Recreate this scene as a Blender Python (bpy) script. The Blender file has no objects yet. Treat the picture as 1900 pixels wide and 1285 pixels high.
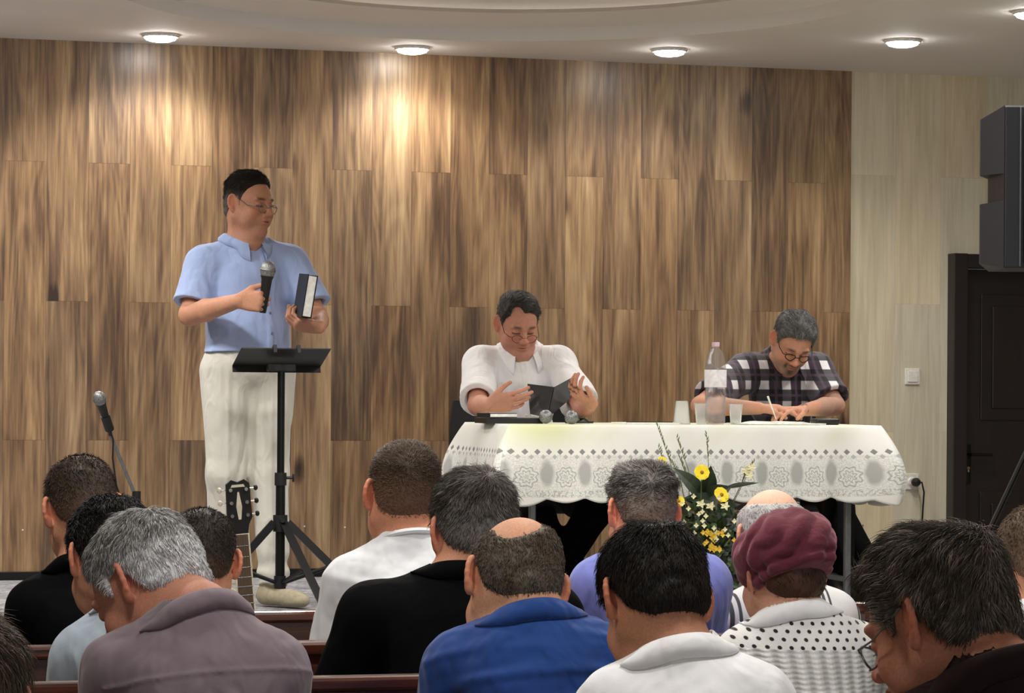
import bpy, bmesh, math, random
import numpy as np
from mathutils import Vector, Matrix
from mathutils.bvhtree import BVHTree

# ------------------------------------------------------------------ camera
FPX = 5200.0                       # focal length in pixels of a 1900 px wide frame
YAW = math.radians(15.35)          # camera turned to the right of the wall's normal
ROLL = 0.0067
HOR = 722.5                        # eye level in the frame
EYE = 1.36
STAGE = 0.47                       # height of the platform
CEIL = 2.96
WALL = 13.06                       # the panelled wall is the plane y = WALL
sc = bpy.context.scene
col = sc.collection
FW = np.array([math.sin(YAW), math.cos(YAW), 0.0])
RT = np.array([math.cos(YAW), -math.sin(YAW), 0.0])
UP = np.array([0, 0, 1.0])
CAM = np.array([0, 0, EYE])
cd = bpy.data.cameras.new('camera')
cam = bpy.data.objects.new('camera', cd)
col.objects.link(cam)
cr = RT*math.cos(ROLL) + UP*math.sin(ROLL)
cu = -RT*math.sin(ROLL) + UP*math.cos(ROLL)
mw = Matrix.Identity(4)
for i in range(3):
    mw[i][0] = cr[i]; mw[i][1] = cu[i]; mw[i][2] = -FW[i]; mw[i][3] = CAM[i]
cam.matrix_world = mw
cd.sensor_width = 36.0
cd.sensor_fit = 'HORIZONTAL'
cd.lens = 36.0*FPX/1900.0
cd.shift_y = (HOR-642.5)/1900.0
cd.clip_start = 0.1
cd.clip_end = 100
sc.camera = cam

def ray(px, py):
    xc = px-950.0; yc = HOR-py
    X = xc*math.cos(ROLL)-yc*math.sin(ROLL)
    Y = xc*math.sin(ROLL)+yc*math.cos(ROLL)
    return FW + RT*(X/FPX) + UP*(Y/FPX)
def at(px, py, D):                 # the point at depth D
    return CAM + ray(px, py)*D
def on_y(px, py, y):               # the point on a plane parallel to the wall
    r = ray(px, py); return CAM + r*(y/r[1])
def on_z(px, py, z):               # the point on a level plane
    r = ray(px, py); return CAM + r*((z-EYE)/r[2])

# ------------------------------------------------------------------ view, world
sc.view_settings.view_transform = 'Standard'
sc.view_settings.look = 'None'
sc.view_settings.gamma = 1.0
sc.view_settings.exposure = 0.0
sc.view_settings.use_curve_mapping = False
wd = bpy.data.worlds.new('room_air'); sc.world = wd
wd.use_nodes = True
wd.node_tree.nodes['Background'].inputs[0].default_value = (0.93, 0.96, 1.0, 1)
wd.node_tree.nodes['Background'].inputs[1].default_value = 1.1
sc.cycles.use_denoising = True
sc.cycles.max_bounces = 6
sc.cycles.transparent_max_bounces = 16
LAMP_W = 92.0
# ceiling downlights in the picture: pixel of the centre
LAMPS_SEEN = [(298, 69), (765, 92), (1242, 96), (1675, 79), (1916, 26)]
# unseen ceiling lamps added to light the stage and audience: x, y on the ceiling
LAMP_E = [.75, .6, .45, .5, .8]
LAMPS_ADDED = [(4.95, 9.7, .5), (4.1, 8.8, .8), (3.0, 8.5, 1.3), (1.8, 8.8, 1.4), (.95, 9.7, 1.4), (.55, 10.8, 1.2), (.75, 12.2, 1.0),
              (-.9, 11.0, 1.0), (.3, 6.3, 1.1), (1.9, 6.3, 1.1), (.2, 4.2, .9), (1.8, 4.2, .9), (3.6, 6.0, .6)]

# ------------------------------------------------------------------ node helper
class NT:
    def __init__(s, name):
        s.m = bpy.data.materials.new(name); s.m.use_nodes = True
        s.t = s.m.node_tree; s.b = s.t.nodes['Principled BSDF']
        s.out = s.t.nodes['Material Output']
    def n(s, typ, **kw):
        n = s.t.nodes.new(typ)
        for k, v in kw.items(): setattr(n, k, v)
        return n
    def link(s, a, b): s.t.links.new(a, b)
    def put(s, inp, v):
        if hasattr(v, 'links') or isinstance(v, bpy.types.NodeSocket): s.link(v, inp)
        else:
            if isinstance(v, (tuple, list)) and len(v) == 3 and inp.type == 'RGBA': v = (*v, 1)
            inp.default_value = v
    def math(s, op, a, b=None, c=None, clamp=False):
        n = s.n('ShaderNodeMath', operation=op); n.use_clamp = clamp
        s.put(n.inputs[0], a)
        if b is not None: s.put(n.inputs[1], b)
        if c is not None: s.put(n.inputs[2], c)
        return n.outputs[0]
    def coord(s, which='Object'): return s.n('ShaderNodeTexCoord').outputs[which]
    def sep(s, v):
        n = s.n('ShaderNodeSeparateXYZ'); s.link(v, n.inputs[0]); return n.outputs
    def comb(s, x, y, z):
        n = s.n('ShaderNodeCombineXYZ')
        for i, v in enumerate((x, y, z)): s.put(n.inputs[i], v)
        return n.outputs[0]
    def noise(s, v, scale, detail=3, rough=.5, dist=0, out=0):
        n = s.n('ShaderNodeTexNoise')
        if v is not None: s.link(v, n.inputs['Vector'])
        n.inputs['Scale'].default_value = scale; n.inputs['Detail'].default_value = detail
        n.inputs['Roughness'].default_value = rough; n.inputs['Distortion'].default_value = dist
        return n.outputs[out]
    def mixc(s, f, a, b, mode='MIX'):
        n = s.n('ShaderNodeMix', data_type='RGBA', blend_type=mode)
        s.put(n.inputs[0], f); s.put(n.inputs[6], a); s.put(n.inputs[7], b)
        return n.outputs[2]
    def ramp(s, f, stops):
        n = s.n('ShaderNodeValToRGB'); s.link(f, n.inputs[0])
        el = n.color_ramp.elements
        while len(el) < len(stops): el.new(.5)
        for e, (p, c) in zip(el, stops):
            e.position = p; e.color = (*c, 1) if len(c) == 3 else c
        return n.outputs[0]
    def maprange(s, v, a, b, c=0, d=1, smooth=False):
        n = s.n('ShaderNodeMapRange'); n.clamp = True
        if smooth: n.interpolation_type = 'SMOOTHSTEP'
        s.put(n.inputs[0], v)
        for i, x in enumerate((a, b, c, d)): s.put(n.inputs[i+1], x)
        return n.outputs[0]
    def bump(s, h, strength=.3, dist=.01):
        n = s.n('ShaderNodeBump'); n.inputs['Strength'].default_value = strength
        n.inputs['Distance'].default_value = dist; s.link(h, n.inputs['Height'])
        s.link(n.outputs[0], s.b.inputs['Normal'])
    def set(s, **kw):
        names = dict(color='Base Color', rough='Roughness', metal='Metallic', spec='Specular IOR Level',
                     emis='Emission Color', emis_s='Emission Strength', alpha='Alpha', trans='Transmission Weight',
                     ior='IOR', sheen='Sheen Weight', sss='Subsurface Weight', coat='Coat Weight')
        for k, v in kw.items(): s.put(s.b.inputs[names[k]], v)
        return s.m

def S(r, g, b):                    # an sRGB 0-255 colour as linear
    return tuple(((c/255)/12.92 if c/255 <= .04045 else ((c/255+.055)/1.055)**2.4) for c in (r, g, b))

_pl = {}
def plain(name, rgb, rough=.6, metal=0., spec=.5, bump=0, bscale=60):
    if name in _pl: return _pl[name]
    t = NT(name)
    t.set(rough=rough, metal=metal, spec=spec)
    nz = t.noise(t.coord(), bscale, 4)
    c = t.mixc(t.maprange(nz, .3, .7), tuple(x*.86 for x in rgb), tuple(min(1, x*1.1) for x in rgb))
    t.set(color=c)
    if bump: t.bump(nz, bump, .004)
    _pl[name] = t.m
    return t.m

# ------------------------------------------------------------------ objects
def tag(o, label=None, cat=None, group=None, kind=None):
    if label: o['label'] = label
    if cat: o['category'] = cat
    if group: o['group'] = group
    if kind: o['kind'] = kind
    return o
def empty(name, loc=(0, 0, 0), rz=0):
    o = bpy.data.objects.new(name, None); col.objects.link(o)
    o.location = loc; o.rotation_euler = (0, 0, rz); o.empty_display_size = .05
    return o
def link(name, me, mat, parent=None, loc=None):
    o = bpy.data.objects.new(name, me); col.objects.link(o)
    if mat is not None:
        for m in (mat if isinstance(mat, (list, tuple)) else [mat]): me.materials.append(m)
    if parent is not None: o.parent = parent
    if loc is not None: o.location = loc
    return o
def np_mesh(name, V, Fs, smooth=True):
    """V n x 3, Fs list of int arrays (m x k), k = 3 or 4"""
    me = bpy.data.meshes.new(name)
    V = np.asarray(V, np.float32)
    Fs = [np.asarray(f, np.int32) for f in Fs if len(f)]
    me.vertices.add(len(V)); me.vertices.foreach_set('co', V.ravel())
    nl = sum(f.size for f in Fs); nf = sum(len(f) for f in Fs)
    me.loops.add(nl); me.polygons.add(nf)
    me.loops.foreach_set('vertex_index', np.concatenate([f.ravel() for f in Fs]))
    tot = np.concatenate([np.full(len(f), f.shape[1], np.int32) for f in Fs])
    st = np.concatenate([[0], np.cumsum(tot)[:-1]]).astype(np.int32)
    me.polygons.foreach_set('loop_start', st)
    me.polygons.foreach_set('loop_total', tot)
    me.polygons.foreach_set('use_smooth', np.full(nf, smooth))
    me.update(calc_edges=True); me.validate()
    return me
def vcol(me, C, name='col'):
    a = me.color_attributes.new(name, 'FLOAT_COLOR', 'POINT')
    C = np.asarray(C, np.float32)
    if C.shape[1] == 3: C = np.hstack([C, np.ones((len(C), 1), np.float32)])
    a.data.foreach_set('color', C.ravel())

class MB:
    """collects boxes, bars, tubes and lathes, and links them as one mesh object"""
    def __init__(s): s.bm = bmesh.new()
    def box(s, c, size, rz=0, bevel=0.0, M=None, seg=2):
        r = bmesh.ops.create_cube(s.bm, size=1.0)
        vs = r['verts']
        T = (M if M is not None else Matrix.Translation(Vector(c)) @ Matrix.Rotation(rz, 4, 'Z')) @ Matrix.Diagonal((*size, 1))
        bmesh.ops.transform(s.bm, matrix=T, verts=vs)
        if bevel:
            es = list({e for v in vs for e in v.link_edges})
            bmesh.ops.bevel(s.bm, geom=es, offset=bevel, segments=seg, affect='EDGES', profile=.5)
        return s
    def tube(s, pts, r, n=10, cap=True, closed=False):
        pts = [Vector(p) for p in pts]
        rs = r if isinstance(r, (list, tuple)) else [r]*len(pts)
        rings = []; N = len(pts); prev = None
        for i, p in enumerate(pts):
            if closed: d = pts[(i+1) % N]-pts[i-1]
            else: d = pts[min(i+1, N-1)]-pts[max(i-1, 0)]
            d.normalize()
            if prev is None:
                a = Vector((0, 0, 1)) if abs(d.z) < .9 else Vector((1, 0, 0))
                u = d.cross(a).normalized()
            else:
                u = (prev-d*prev.dot(d)).normalized()
            prev = u; v = d.cross(u)
            rings.append([s.bm.verts.new(p+(u*math.cos(2*math.pi*k/n)+v*math.sin(2*math.pi*k/n))*rs[i]) for k in range(n)])
        pairs = list(zip(rings, rings[1:]))
        if closed: pairs.append((rings[-1], rings[0]))
        for A, B in pairs:
            for k in range(n):
                try: s.bm.faces.new((A[k], A[(k+1) % n], B[(k+1) % n], B[k]))
                except ValueError: pass
        if cap and not closed:
            s.bm.faces.new(rings[0][::-1]); s.bm.faces.new(rings[-1])
        return s
    def lathe(s, prof, c=(0, 0, 0), n=32, M=None):
        """prof: (r, z) from bottom to top"""
        T = M if M is not None else Matrix.Translation(Vector(c))
        rings = []
        for r, z in prof:
            if r < 1e-6: rings.append([s.bm.verts.new(T @ Vector((0, 0, z)))])
            else: rings.append([s.bm.verts.new(T @ Vector((r*math.cos(2*math.pi*k/n), r*math.sin(2*math.pi*k/n), z))) for k in range(n)])
        for A, B in zip(rings, rings[1:]):
            if len(A) == 1 and len(B) == 1: continue
            if len(A) == 1:
                for k in range(n): s.bm.faces.new((A[0], B[k], B[(k+1) % n]))
            elif len(B) == 1:
                for k in range(n): s.bm.faces.new((A[(k+1) % n], A[k], B[0]))
            else:
                for k in range(n): s.bm.faces.new((A[k], A[(k+1) % n], B[(k+1) % n], B[k]))
        return s
    def prism(s, poly, z0, z1, M=None):
        """extrude a polygon (x, y) from z0 to z1"""
        T = M if M is not None else Matrix.Identity(4)
        a = [s.bm.verts.new(T @ Vector((x, y, z0))) for x, y in poly]
        b = [s.bm.verts.new(T @ Vector((x, y, z1))) for x, y in poly]
        n = len(poly)
        s.bm.faces.new(a[::-1]); s.bm.faces.new(b)
        for k in range(n): s.bm.faces.new((a[k], a[(k+1) % n], b[(k+1) % n], b[k]))
        return s
    def ball(s, c, r, n=16, scale=(1, 1, 1)):
        T = Matrix.Translation(Vector(c)) @ Matrix.Diagonal((*[r*q for q in scale], 1))
        bmesh.ops.create_uvsphere(s.bm, u_segments=n, v_segments=max(8, n//2), radius=1, matrix=T)
        return s
    def build(s, name, mat, parent=None, smooth=False, origin=None, angle=40):
        bmesh.ops.recalc_face_normals(s.bm, faces=s.bm.faces)
        me = bpy.data.meshes.new(name)
        if origin is not None:
            bmesh.ops.translate(s.bm, vec=-Vector(origin), verts=s.bm.verts)
        s.bm.to_mesh(me); s.bm.free()
        if smooth:
            for p in me.polygons: p.use_smooth = True
            try: me.set_sharp_from_angle(angle=math.radians(angle))
            except Exception: pass
        o = link(name, me, mat, parent)
        if origin is not None and parent is None: o.location = origin
        return o
def struct(o): o['kind'] = 'structure'; return o
def frame_M(o, x, y, z):
    M = Matrix.Identity(4)
    for i in range(3): M[i][0] = x[i]; M[i][1] = y[i]; M[i][2] = z[i]; M[i][3] = o[i]
    return M
def axis_M(a, b):
    """frame whose z axis runs from a to b, origin at a"""
    a = Vector(a); z = (Vector(b)-a).normalized()
    t = Vector((0, 1, 0)) if abs(z.y) < .9 else Vector((1, 0, 0))
    x = t.cross(z).normalized(); y = z.cross(x)
    return frame_M(a, x, y, z)
# ------------------------------------------------------------------ distance fields and their surfaces
def v3(*a): return np.array(a, float)
def unit(a): a = np.asarray(a, float); return a/max(1e-9, np.linalg.norm(a))
def lerp(a, b, t): return np.asarray(a)*(1-t)+np.asarray(b)*t

class Field:
    def __init__(s, lo, hi, h):
        s.lo = np.asarray(lo, float); s.h = h
        s.n = np.maximum(4, np.ceil((np.asarray(hi)-s.lo)/h).astype(int)+1)
        s.D = np.full(tuple(s.n), .2, np.float32)
        s.ax = [(s.lo[i]+np.arange(s.n[i])*h).astype(np.float32) for i in range(3)]
    def box(s, lo, hi, m):
        sl = []
        for i in range(3):
            a = int(np.floor((lo[i]-m-s.lo[i])/s.h)); b = int(np.ceil((hi[i]+m-s.lo[i])/s.h))+1
            a = max(0, a); b = min(int(s.n[i]), b)
            if b <= a: return None, None
            sl.append(slice(a, b))
        P = (s.ax[0][sl[0]][:, None, None], s.ax[1][sl[1]][None, :, None], s.ax[2][sl[2]][None, None, :])
        return tuple(sl), P
    def join(s, sl, d, k):
        a = s.D[sl]
        if k > 0:
            hh = np.clip(.5+.5*(a-d)/k, 0, 1)
            s.D[sl] = a*(1-hh)+d*hh-k*hh*(1-hh)
        else: s.D[sl] = np.minimum(a, d)
    def cut(s, sl, d, k):          # takes d's inside away
        a = s.D[sl]; d = -d
        if k > 0:
            hh = np.clip(.5-.5*(a-d)/k, 0, 1)
            s.D[sl] = a*(1-hh)+d*hh+k*hh*(1-hh)
        else: s.D[sl] = np.maximum(a, d)
    def cone(s, a, b, ra, rb, k=.02, end=None, cut=False, flat=None):
        """round cone; end: (point, direction) trims it to a flat end"""
        a = np.asarray(a, float); b = np.asarray(b, float)
        R = max(ra, rb)
        sl, P = s.box(np.minimum(a, b)-R, np.maximum(a, b)+R, k+2*s.h)
        if sl is None: return
        ba = (b-a).astype(np.float32); L2 = float(ba@ba)+1e-12
        X, Y, Z = P[0]-a[0], P[1]-a[1], P[2]-a[2]
        t = np.clip((X*ba[0]+Y*ba[1]+Z*ba[2])/L2, 0, 1)
        dx = X-t*ba[0]; dy = Y-t*ba[1]; dz = Z-t*ba[2]
        d = np.sqrt(dx*dx+dy*dy+dz*dz)-(ra+(rb-ra)*t)
        if end is not None:
            q, n = end
            d = np.maximum(d, (P[0]-q[0])*n[0]+(P[1]-q[1])*n[1]+(P[2]-q[2])*n[2])
        (s.cut if cut else s.join)(sl, d.astype(np.float32), k)
    def ell(s, c, r, R=None, k=.02, cut=False):
        """ellipsoid; R's columns are its axes"""
        c = np.asarray(c, float); r = np.asarray(r, float)
        if R is None: R = np.eye(3)
        ext = np.sqrt(((R*r[None, :])**2).sum(1))
        sl, P = s.box(c-ext, c+ext, k+2*s.h)
        if sl is None: return
        X, Y, Z = P[0]-c[0], P[1]-c[1], P[2]-c[2]
        q = [(X*R[0, i]+Y*R[1, i]+Z*R[2, i]) for i in range(3)]
        k0 = np.sqrt(sum((q[i]/r[i])**2 for i in range(3)))
        k1 = np.sqrt(sum((q[i]/r[i]**2)**2 for i in range(3)))+1e-9
        d = k0*(k0-1)/k1
        (s.cut if cut else s.join)(sl, d.astype(np.float32), k)
    def rbox(s, c, half, R, rad=.005, k=.005, cut=False):
        c = np.asarray(c, float); half = np.asarray(half, float)
        ext = (np.abs(R)*half[None, :]).sum(1)
        sl, P = s.box(c-ext, c+ext, k+2*s.h)
        if sl is None: return
        X, Y, Z = P[0]-c[0], P[1]-c[1], P[2]-c[2]
        q = [np.abs(X*R[0, i]+Y*R[1, i]+Z*R[2, i])-(half[i]-rad) for i in range(3)]
        d = np.sqrt(sum(np.maximum(x, 0)**2 for x in q))+np.minimum(np.maximum(np.maximum(q[0], q[1]), q[2]), 0)-rad
        (s.cut if cut else s.join)(sl, d.astype(np.float32), k)
    def plane(s, q, n, k=0):       # keeps what lies behind the plane
        n = unit(n)
        d = (s.ax[0][:, None, None]-q[0])*n[0]+(s.ax[1][None, :, None]-q[1])*n[1]+(s.ax[2][None, None, :]-q[2])*n[2]
        s.cut(tuple(slice(None) for _ in range(3)), -d.astype(np.float32), k)
    def disp(s, fn, band=.03):
        idx = np.nonzero(np.abs(s.D) < band)
        P = np.stack([s.ax[i][idx[i]] for i in range(3)], 1)
        s.D[idx] += fn(P).astype(np.float32)
    def mesh(s):
        D = s.D
        D[0] = D[-1] = .1; D[:, 0] = D[:, -1] = .1; D[:, :, 0] = D[:, :, -1] = .1
        I = D < 0
        n = np.array(D.shape)
        c = np.zeros(tuple(n-1), np.int8)
        for i in (0, 1):
            for j in (0, 1):
                for k in (0, 1): c += I[i:n[0]-1+i, j:n[1]-1+j, k:n[2]-1+k]
        act = np.nonzero((c > 0) & (c < 8))
        na = len(act[0])
        idm = np.full(tuple(n-1), -1, np.int32); idm[act] = np.arange(na)
        A = np.stack(act, 1)
        acc = np.zeros((na, 3)); cnt = np.zeros(na)
        for ax in range(3):
            o = [0, 1, 2]; o.remove(ax)
            for u in (0, 1):
                for v in (0, 1):
                    p = A.copy(); p[:, o[0]] += u; p[:, o[1]] += v
                    q = p.copy(); q[:, ax] += 1
                    d0 = D[p[:, 0], p[:, 1], p[:, 2]]; d1 = D[q[:, 0], q[:, 1], q[:, 2]]
                    m = (d0 < 0) != (d1 < 0)
                    t = np.where(m, d0/np.where(m, d0-d1, 1), 0)
                    pt = p.astype(float); pt[:, ax] += t
                    acc[m] += pt[m]; cnt[m] += 1
        V = s.lo+acc/cnt[:, None]*s.h
        Fs = []
        for ax in range(3):
            u, v = [(1, 2), (2, 0), (0, 1)][ax]
            s0 = [slice(1, -1)]*3; s0[ax] = slice(0, -1)
            s1 = [slice(1, -1)]*3; s1[ax] = slice(1, None)
            a = I[tuple(s0)]; b = I[tuple(s1)]
            for flip in (0, 1):
                m = np.nonzero((a & ~b) if not flip else (~a & b))
                if not len(m[0]): continue
                B = np.stack(m, 1)+1; B[:, ax] -= 1
                def at_(du, dv):
                    q = B.copy(); q[:, u] += du; q[:, v] += dv
                    return idm[q[:, 0], q[:, 1], q[:, 2]]
                f = np.stack([at_(-1, -1), at_(0, -1), at_(0, 0), at_(-1, 0)], 1)
                f = f[(f >= 0).all(1)]
                Fs.append(f if not flip else f[:, ::-1])
        return V, np.concatenate(Fs)

def wob(P, seed, f, n=5, ridged=False):
    """smooth pseudo noise -1..1 from warped sines"""
    rs = np.random.RandomState(seed); r = 0
    for i in range(n):
        d = rs.normal(size=3); d /= np.linalg.norm(d)
        e = rs.normal(size=3); e /= np.linalg.norm(e)
        ff = f*(1+.5*i)*6.283
        w = np.sin(P@e*ff*.55+rs.rand()*6)*1.3
        s_ = np.sin(P@d*ff+w+rs.rand()*6)
        r = r+(1-2*np.abs(s_) if ridged else s_)/(1+.5*i)
    return r/2.2

def relax(V, F, it=2):
    """light Laplacian smoothing"""
    for _ in range(it):
        acc = np.zeros_like(V); c = np.zeros(len(V))
        for i in range(F.shape[1]):
            j = (i+1) % F.shape[1]
            np.add.at(acc, F[:, i], V[F[:, j]]); np.add.at(acc, F[:, j], V[F[:, i]])
            np.add.at(c, F[:, i], 1); np.add.at(c, F[:, j], 1)
        V = V*.5+.5*acc/np.maximum(c, 1)[:, None]
    return V
def normals(V, F):
    n = np.cross(V[F[:, 2]]-V[F[:, 0]], V[F[:, 3 % F.shape[1]]]-V[F[:, 1]])
    N = np.zeros_like(V)
    for i in range(F.shape[1]): np.add.at(N, F[:, i], n)
    return N/np.maximum(1e-12, np.linalg.norm(N, axis=1))[:, None]
# ------------------------------------------------------------------ room materials
def wood_planks(name, stops, w, L, x0, z0, knots=1.0, rough=.42, contrast=1.0, flat=False, streak=1.0, seam=.30):
    t = NT(name)
    x, y, z = t.sep(t.coord())
    if flat: z = y
    X = t.math('DIVIDE', t.math('SUBTRACT', x, x0), w)
    cid = t.math('FLOOR', X); fx = t.math('FRACT', X)
    odd = t.math('MODULO', t.math('ABSOLUTE', cid), 2.0)
    Z = t.math('ADD', t.math('DIVIDE', t.math('SUBTRACT', z, z0), L), t.math('MULTIPLY', odd, .5))
    rid = t.math('FLOOR', Z); fz = t.math('FRACT', Z)
    wn = t.n('ShaderNodeTexWhiteNoise', noise_dimensions='3D')
    t.link(t.comb(cid, rid, 3.3), wn.inputs['Vector'])
    r1 = wn.outputs['Value']; rc = t.sep(wn.outputs['Color'])
    off = t.math('MULTIPLY', r1, 37.0)
    # slow figure that runs along the board
    v1 = t.comb(t.math('ADD', x, off), t.math('MULTIPLY', rc[1], 9.0), t.math('MULTIPLY', z, .13))
    n1 = t.noise(v1, 8.0, 5, .55, .35)
    v2 = t.comb(t.math('ADD', x, off), 0.0, t.math('MULTIPLY', z, .045))
    n2 = t.noise(v2, 46.0, 6, .62, .35)
    v3 = t.comb(x, off, t.math('MULTIPLY', z, .02))
    n3 = t.noise(v3, 260.0, 3, .6)
    # arched figure: rings of a stretched field
    v4 = t.comb(t.math('ADD', x, off), rc[2], t.math('MULTIPLY', z, .12))
    n4 = t.noise(v4, 4.2, 2, .5, .2)
    rings = t.math('SINE', t.math('MULTIPLY', n4, 110.0))
    rings = t.maprange(rings, -1, 1, 0, 1, True)
    # knots
    vo = t.n('ShaderNodeTexVoronoi', feature='F1')
    wv = t.comb(t.math('ADD', x, t.math('MULTIPLY', n1, .05)), off, t.math('MULTIPLY', z, .42))
    t.link(wv, vo.inputs['Vector']); vo.inputs['Scale'].default_value = 3.6
    kd = vo.outputs['Distance']
    kn = t.maprange(t.math('ADD', kd, t.math('MULTIPLY', t.math('SUBTRACT', n2, .5), .10)), .0, .15, 1, 0, True)
    sel = t.math('GREATER_THAN', rc[0], .35)
    kn = t.math('MULTIPLY', kn, t.math('MULTIPLY', sel, (.40*knots)))
    f = t.math('MULTIPLY', n1, .88*contrast)
    f = t.math('ADD', f, t.math('MULTIPLY', n2, .72*contrast))
    f = t.math('ADD', f, t.math('MULTIPLY', n3, .20*contrast))
    f = t.math('ADD', f, t.math('MULTIPLY', rings, .07*streak))
    f = t.math('ADD', f, t.math('MULTIPLY', t.math('SUBTRACT', r1, .5), .13*contrast))
    f = t.math('SUBTRACT', f, (.88+.72+.20)*.5*contrast-.5+.035*streak)
    f = t.math('SUBTRACT', f, kn)
    f = t.math('ADD', t.math('MULTIPLY', t.math('SUBTRACT', f, .5), 1.35), .5, clamp=True)
    c = t.ramp(f, stops)
    tint = t.mixc(rc[2], (.93, .96, 1.0), (1.06, 1.0, .92))
    c = t.mixc(1.0, c, tint, 'MULTIPLY')
    ex = t.math('MULTIPLY', t.math('MINIMUM', fx, t.math('SUBTRACT', 1.0, fx)), w)
    ez = t.math('MULTIPLY', t.math('MINIMUM', fz, t.math('SUBTRACT', 1.0, fz)), L)
    g = t.maprange(t.math('MINIMUM', ex, ez), .0006, .0026, seam, 0, True)
    c = t.mixc(g, c, tuple(q*.3 for q in stops[0][1]))
    t.set(color=c, rough=t.maprange(n2, .2, .8, rough+.06, rough-.05), spec=.5)
    hb = t.math('SUBTRACT', t.math('MULTIPLY', n2, .5), t.math('MULTIPLY', g, 1.0))
    t.bump(hb, .25, .002)
    return t.m

M_wall = wood_planks('walnut_laminate', [(.0, S(54, 39, 30)), (.28, S(97, 75, 56)), (.5, S(134, 107, 79)),
                                         (.72, S(165, 137, 103)), (1., S(194, 169, 132))], .192, 1.285, 1.732, STAGE, 1.0, .36)
M_wall2 = wood_planks('pale_laminate', [(.0, S(172, 160, 136)), (.35, S(206, 195, 168)), (.6, S(222, 212, 186)),
                                        (1., S(236, 227, 204))], .245, 1.285, 5.33, 1.16, .25, .5, .75, streak=.4, seam=.12)
M_ceilwood = wood_planks('ceiling_laminate', [(.0, S(92, 66, 40)), (.35, S(142, 108, 68)), (.65, S(182, 144, 96)),
                                              (1., S(208, 172, 122))], .12, 1.285, 1.73, 0, .6, .5, flat=True)
t = NT('ceiling_paint'); t.set(color=t.mixc(t.noise(t.coord(), 3, 3), S(228, 224, 220), S(234, 231, 227)), rough=.75)
M_ceil = t.m
t = NT('side_wall_paint'); t.set(color=t.mixc(t.noise(t.coord(), 2, 3), S(150, 142, 128), S(168, 160, 146)), rough=.8)
M_side = t.m
t = NT('grey_carpet')
n = t.noise(t.coord(), 38, 5, .7); n2 = t.noise(t.coord(), 9, 3, .6, 1.2)
t.set(color=t.ramp(t.math('ADD', t.math('MULTIPLY', n, .6), t.math('MULTIPLY', n2, .4)),
      [(.34, S(92, 92, 96)), (.5, S(140, 140, 144)), (.66, S(186, 186, 190))]), rough=.95, spec=.1)
t.bump(n, .5, .01); M_carpet = t.m
M_fascia = plain('dark_fascia', S(24, 22, 22), .7)
M_lip = plain('grey_edge_trim', S(150, 150, 150), .5)
M_floor = plain('beige_floor', S(168, 158, 142), .6, bump=.1)
M_door = None
t = NT('dark_walnut_door')
x, y, z = t.sep(t.coord())
n = t.noise(t.comb(t.math('MULTIPLY', x, 1), y, t.math('MULTIPLY', z, .05)), 60, 5, .6)
t.set(color=t.mixc(n, S(18, 13, 12), S(42, 32, 28)), rough=.45); t.bump(n, .1, .002)
M_door = t.m
M_black = plain('black_plastic', S(14, 14, 15), .5)
M_blackmetal = plain('black_metal', S(12, 12, 13), .35, .3)
M_steel = plain('grey_steel', S(120, 122, 124), .35, .6)
M_white = plain('white_plastic', S(232, 230, 222), .4)

# ------------------------------------------------------------------ room shell
SEAM = 5.33; DOORX = 5.862; DW = .98; DOORTOP = 2.06; XL, XR = -3.0, 8.2
def slab(name, c, size, mat, bevel=0):
    return struct(MB().box(c, size, bevel=bevel).build(name, mat))
slab('floor', ((XL+XR)/2, 5.5, -.05), (XR-XL, 17, .1), M_floor)
struct(MB().box(((XL+SEAM)/2, WALL+.02, 1.5), (SEAM-XL, .064, 3.0)).build('wall_back', M_wall))
m = MB()                                    # pale wall, set back a little, round the doorway
m.box(((SEAM+DOORX)/2, WALL+.05, 1.5), (DOORX-SEAM+.0, .1, 3.0))
m.box(((DOORX+DW+XR)/2, WALL+.05, 1.5), (XR-DOORX-DW, .1, 3.0))
m.box((DOORX+DW/2, WALL+.05, (3+DOORTOP)/2), (DW, .1, 3-DOORTOP))
struct(m.build('wall_back_pale', M_wall2))
slab('wall_left', (XL-.05, 5.5, 1.5), (.1, 17, 3.0), M_side)
slab('wall_right', (XR+.05, 5.5, 1.5), (.1, 17, 3.0), M_side)

# ceiling with a round recess in two steps and a timber field inside
def ring_plate(name, c_out, inner, z, mat, lower=True):
    bm = bmesh.new(); N = 96
    (cx, cy, r) = inner; A = []; B = []
    for k in range(N):
        a = 2*math.pi*k/N; u, v = math.cos(a), math.sin(a)
        A.append(bm.verts.new((cx+r*u, cy+r*v, z)))
        if len(c_out) == 4:
            x0, x1, y0, y1 = c_out
            tx = ((x1 if u > 0 else x0)-cx)/u if abs(u) > 1e-6 else 1e9
            ty = ((y1 if v > 0 else y0)-cy)/v if abs(v) > 1e-6 else 1e9
            q = min(tx, ty)
            B.append(bm.verts.new((cx+q*u, cy+q*v, z)))
        else:
            B.append(bm.verts.new((c_out[0]+c_out[2]*u, c_out[1]+c_out[2]*v, z)))
    for k in range(N):
        bm.faces.new((A[k], B[k], B[(k+1) % N], A[(k+1) % N]))
    return bm, A, B
O1 = (2.93, 10.93, 1.56); O2 = (2.93, 10.75, 1.215)
bm, A, B = ring_plate('ceiling', (XL, XR, -3.0, WALL+.1), O1, CEIL, M_ceil)
N = len(A)
up = [bm.verts.new(v.co+Vector((0, 0, .06))) for v in A]
for k in range(N): bm.faces.new((A[k], A[(k+1) % N], up[(k+1) % N], up[k]))
in2 = [bm.verts.new((O2[0]+O2[2]*math.cos(2*math.pi*k/N), O2[1]+O2[2]*math.sin(2*math.pi*k/N), CEIL+.06)) for k in range(N)]
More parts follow.
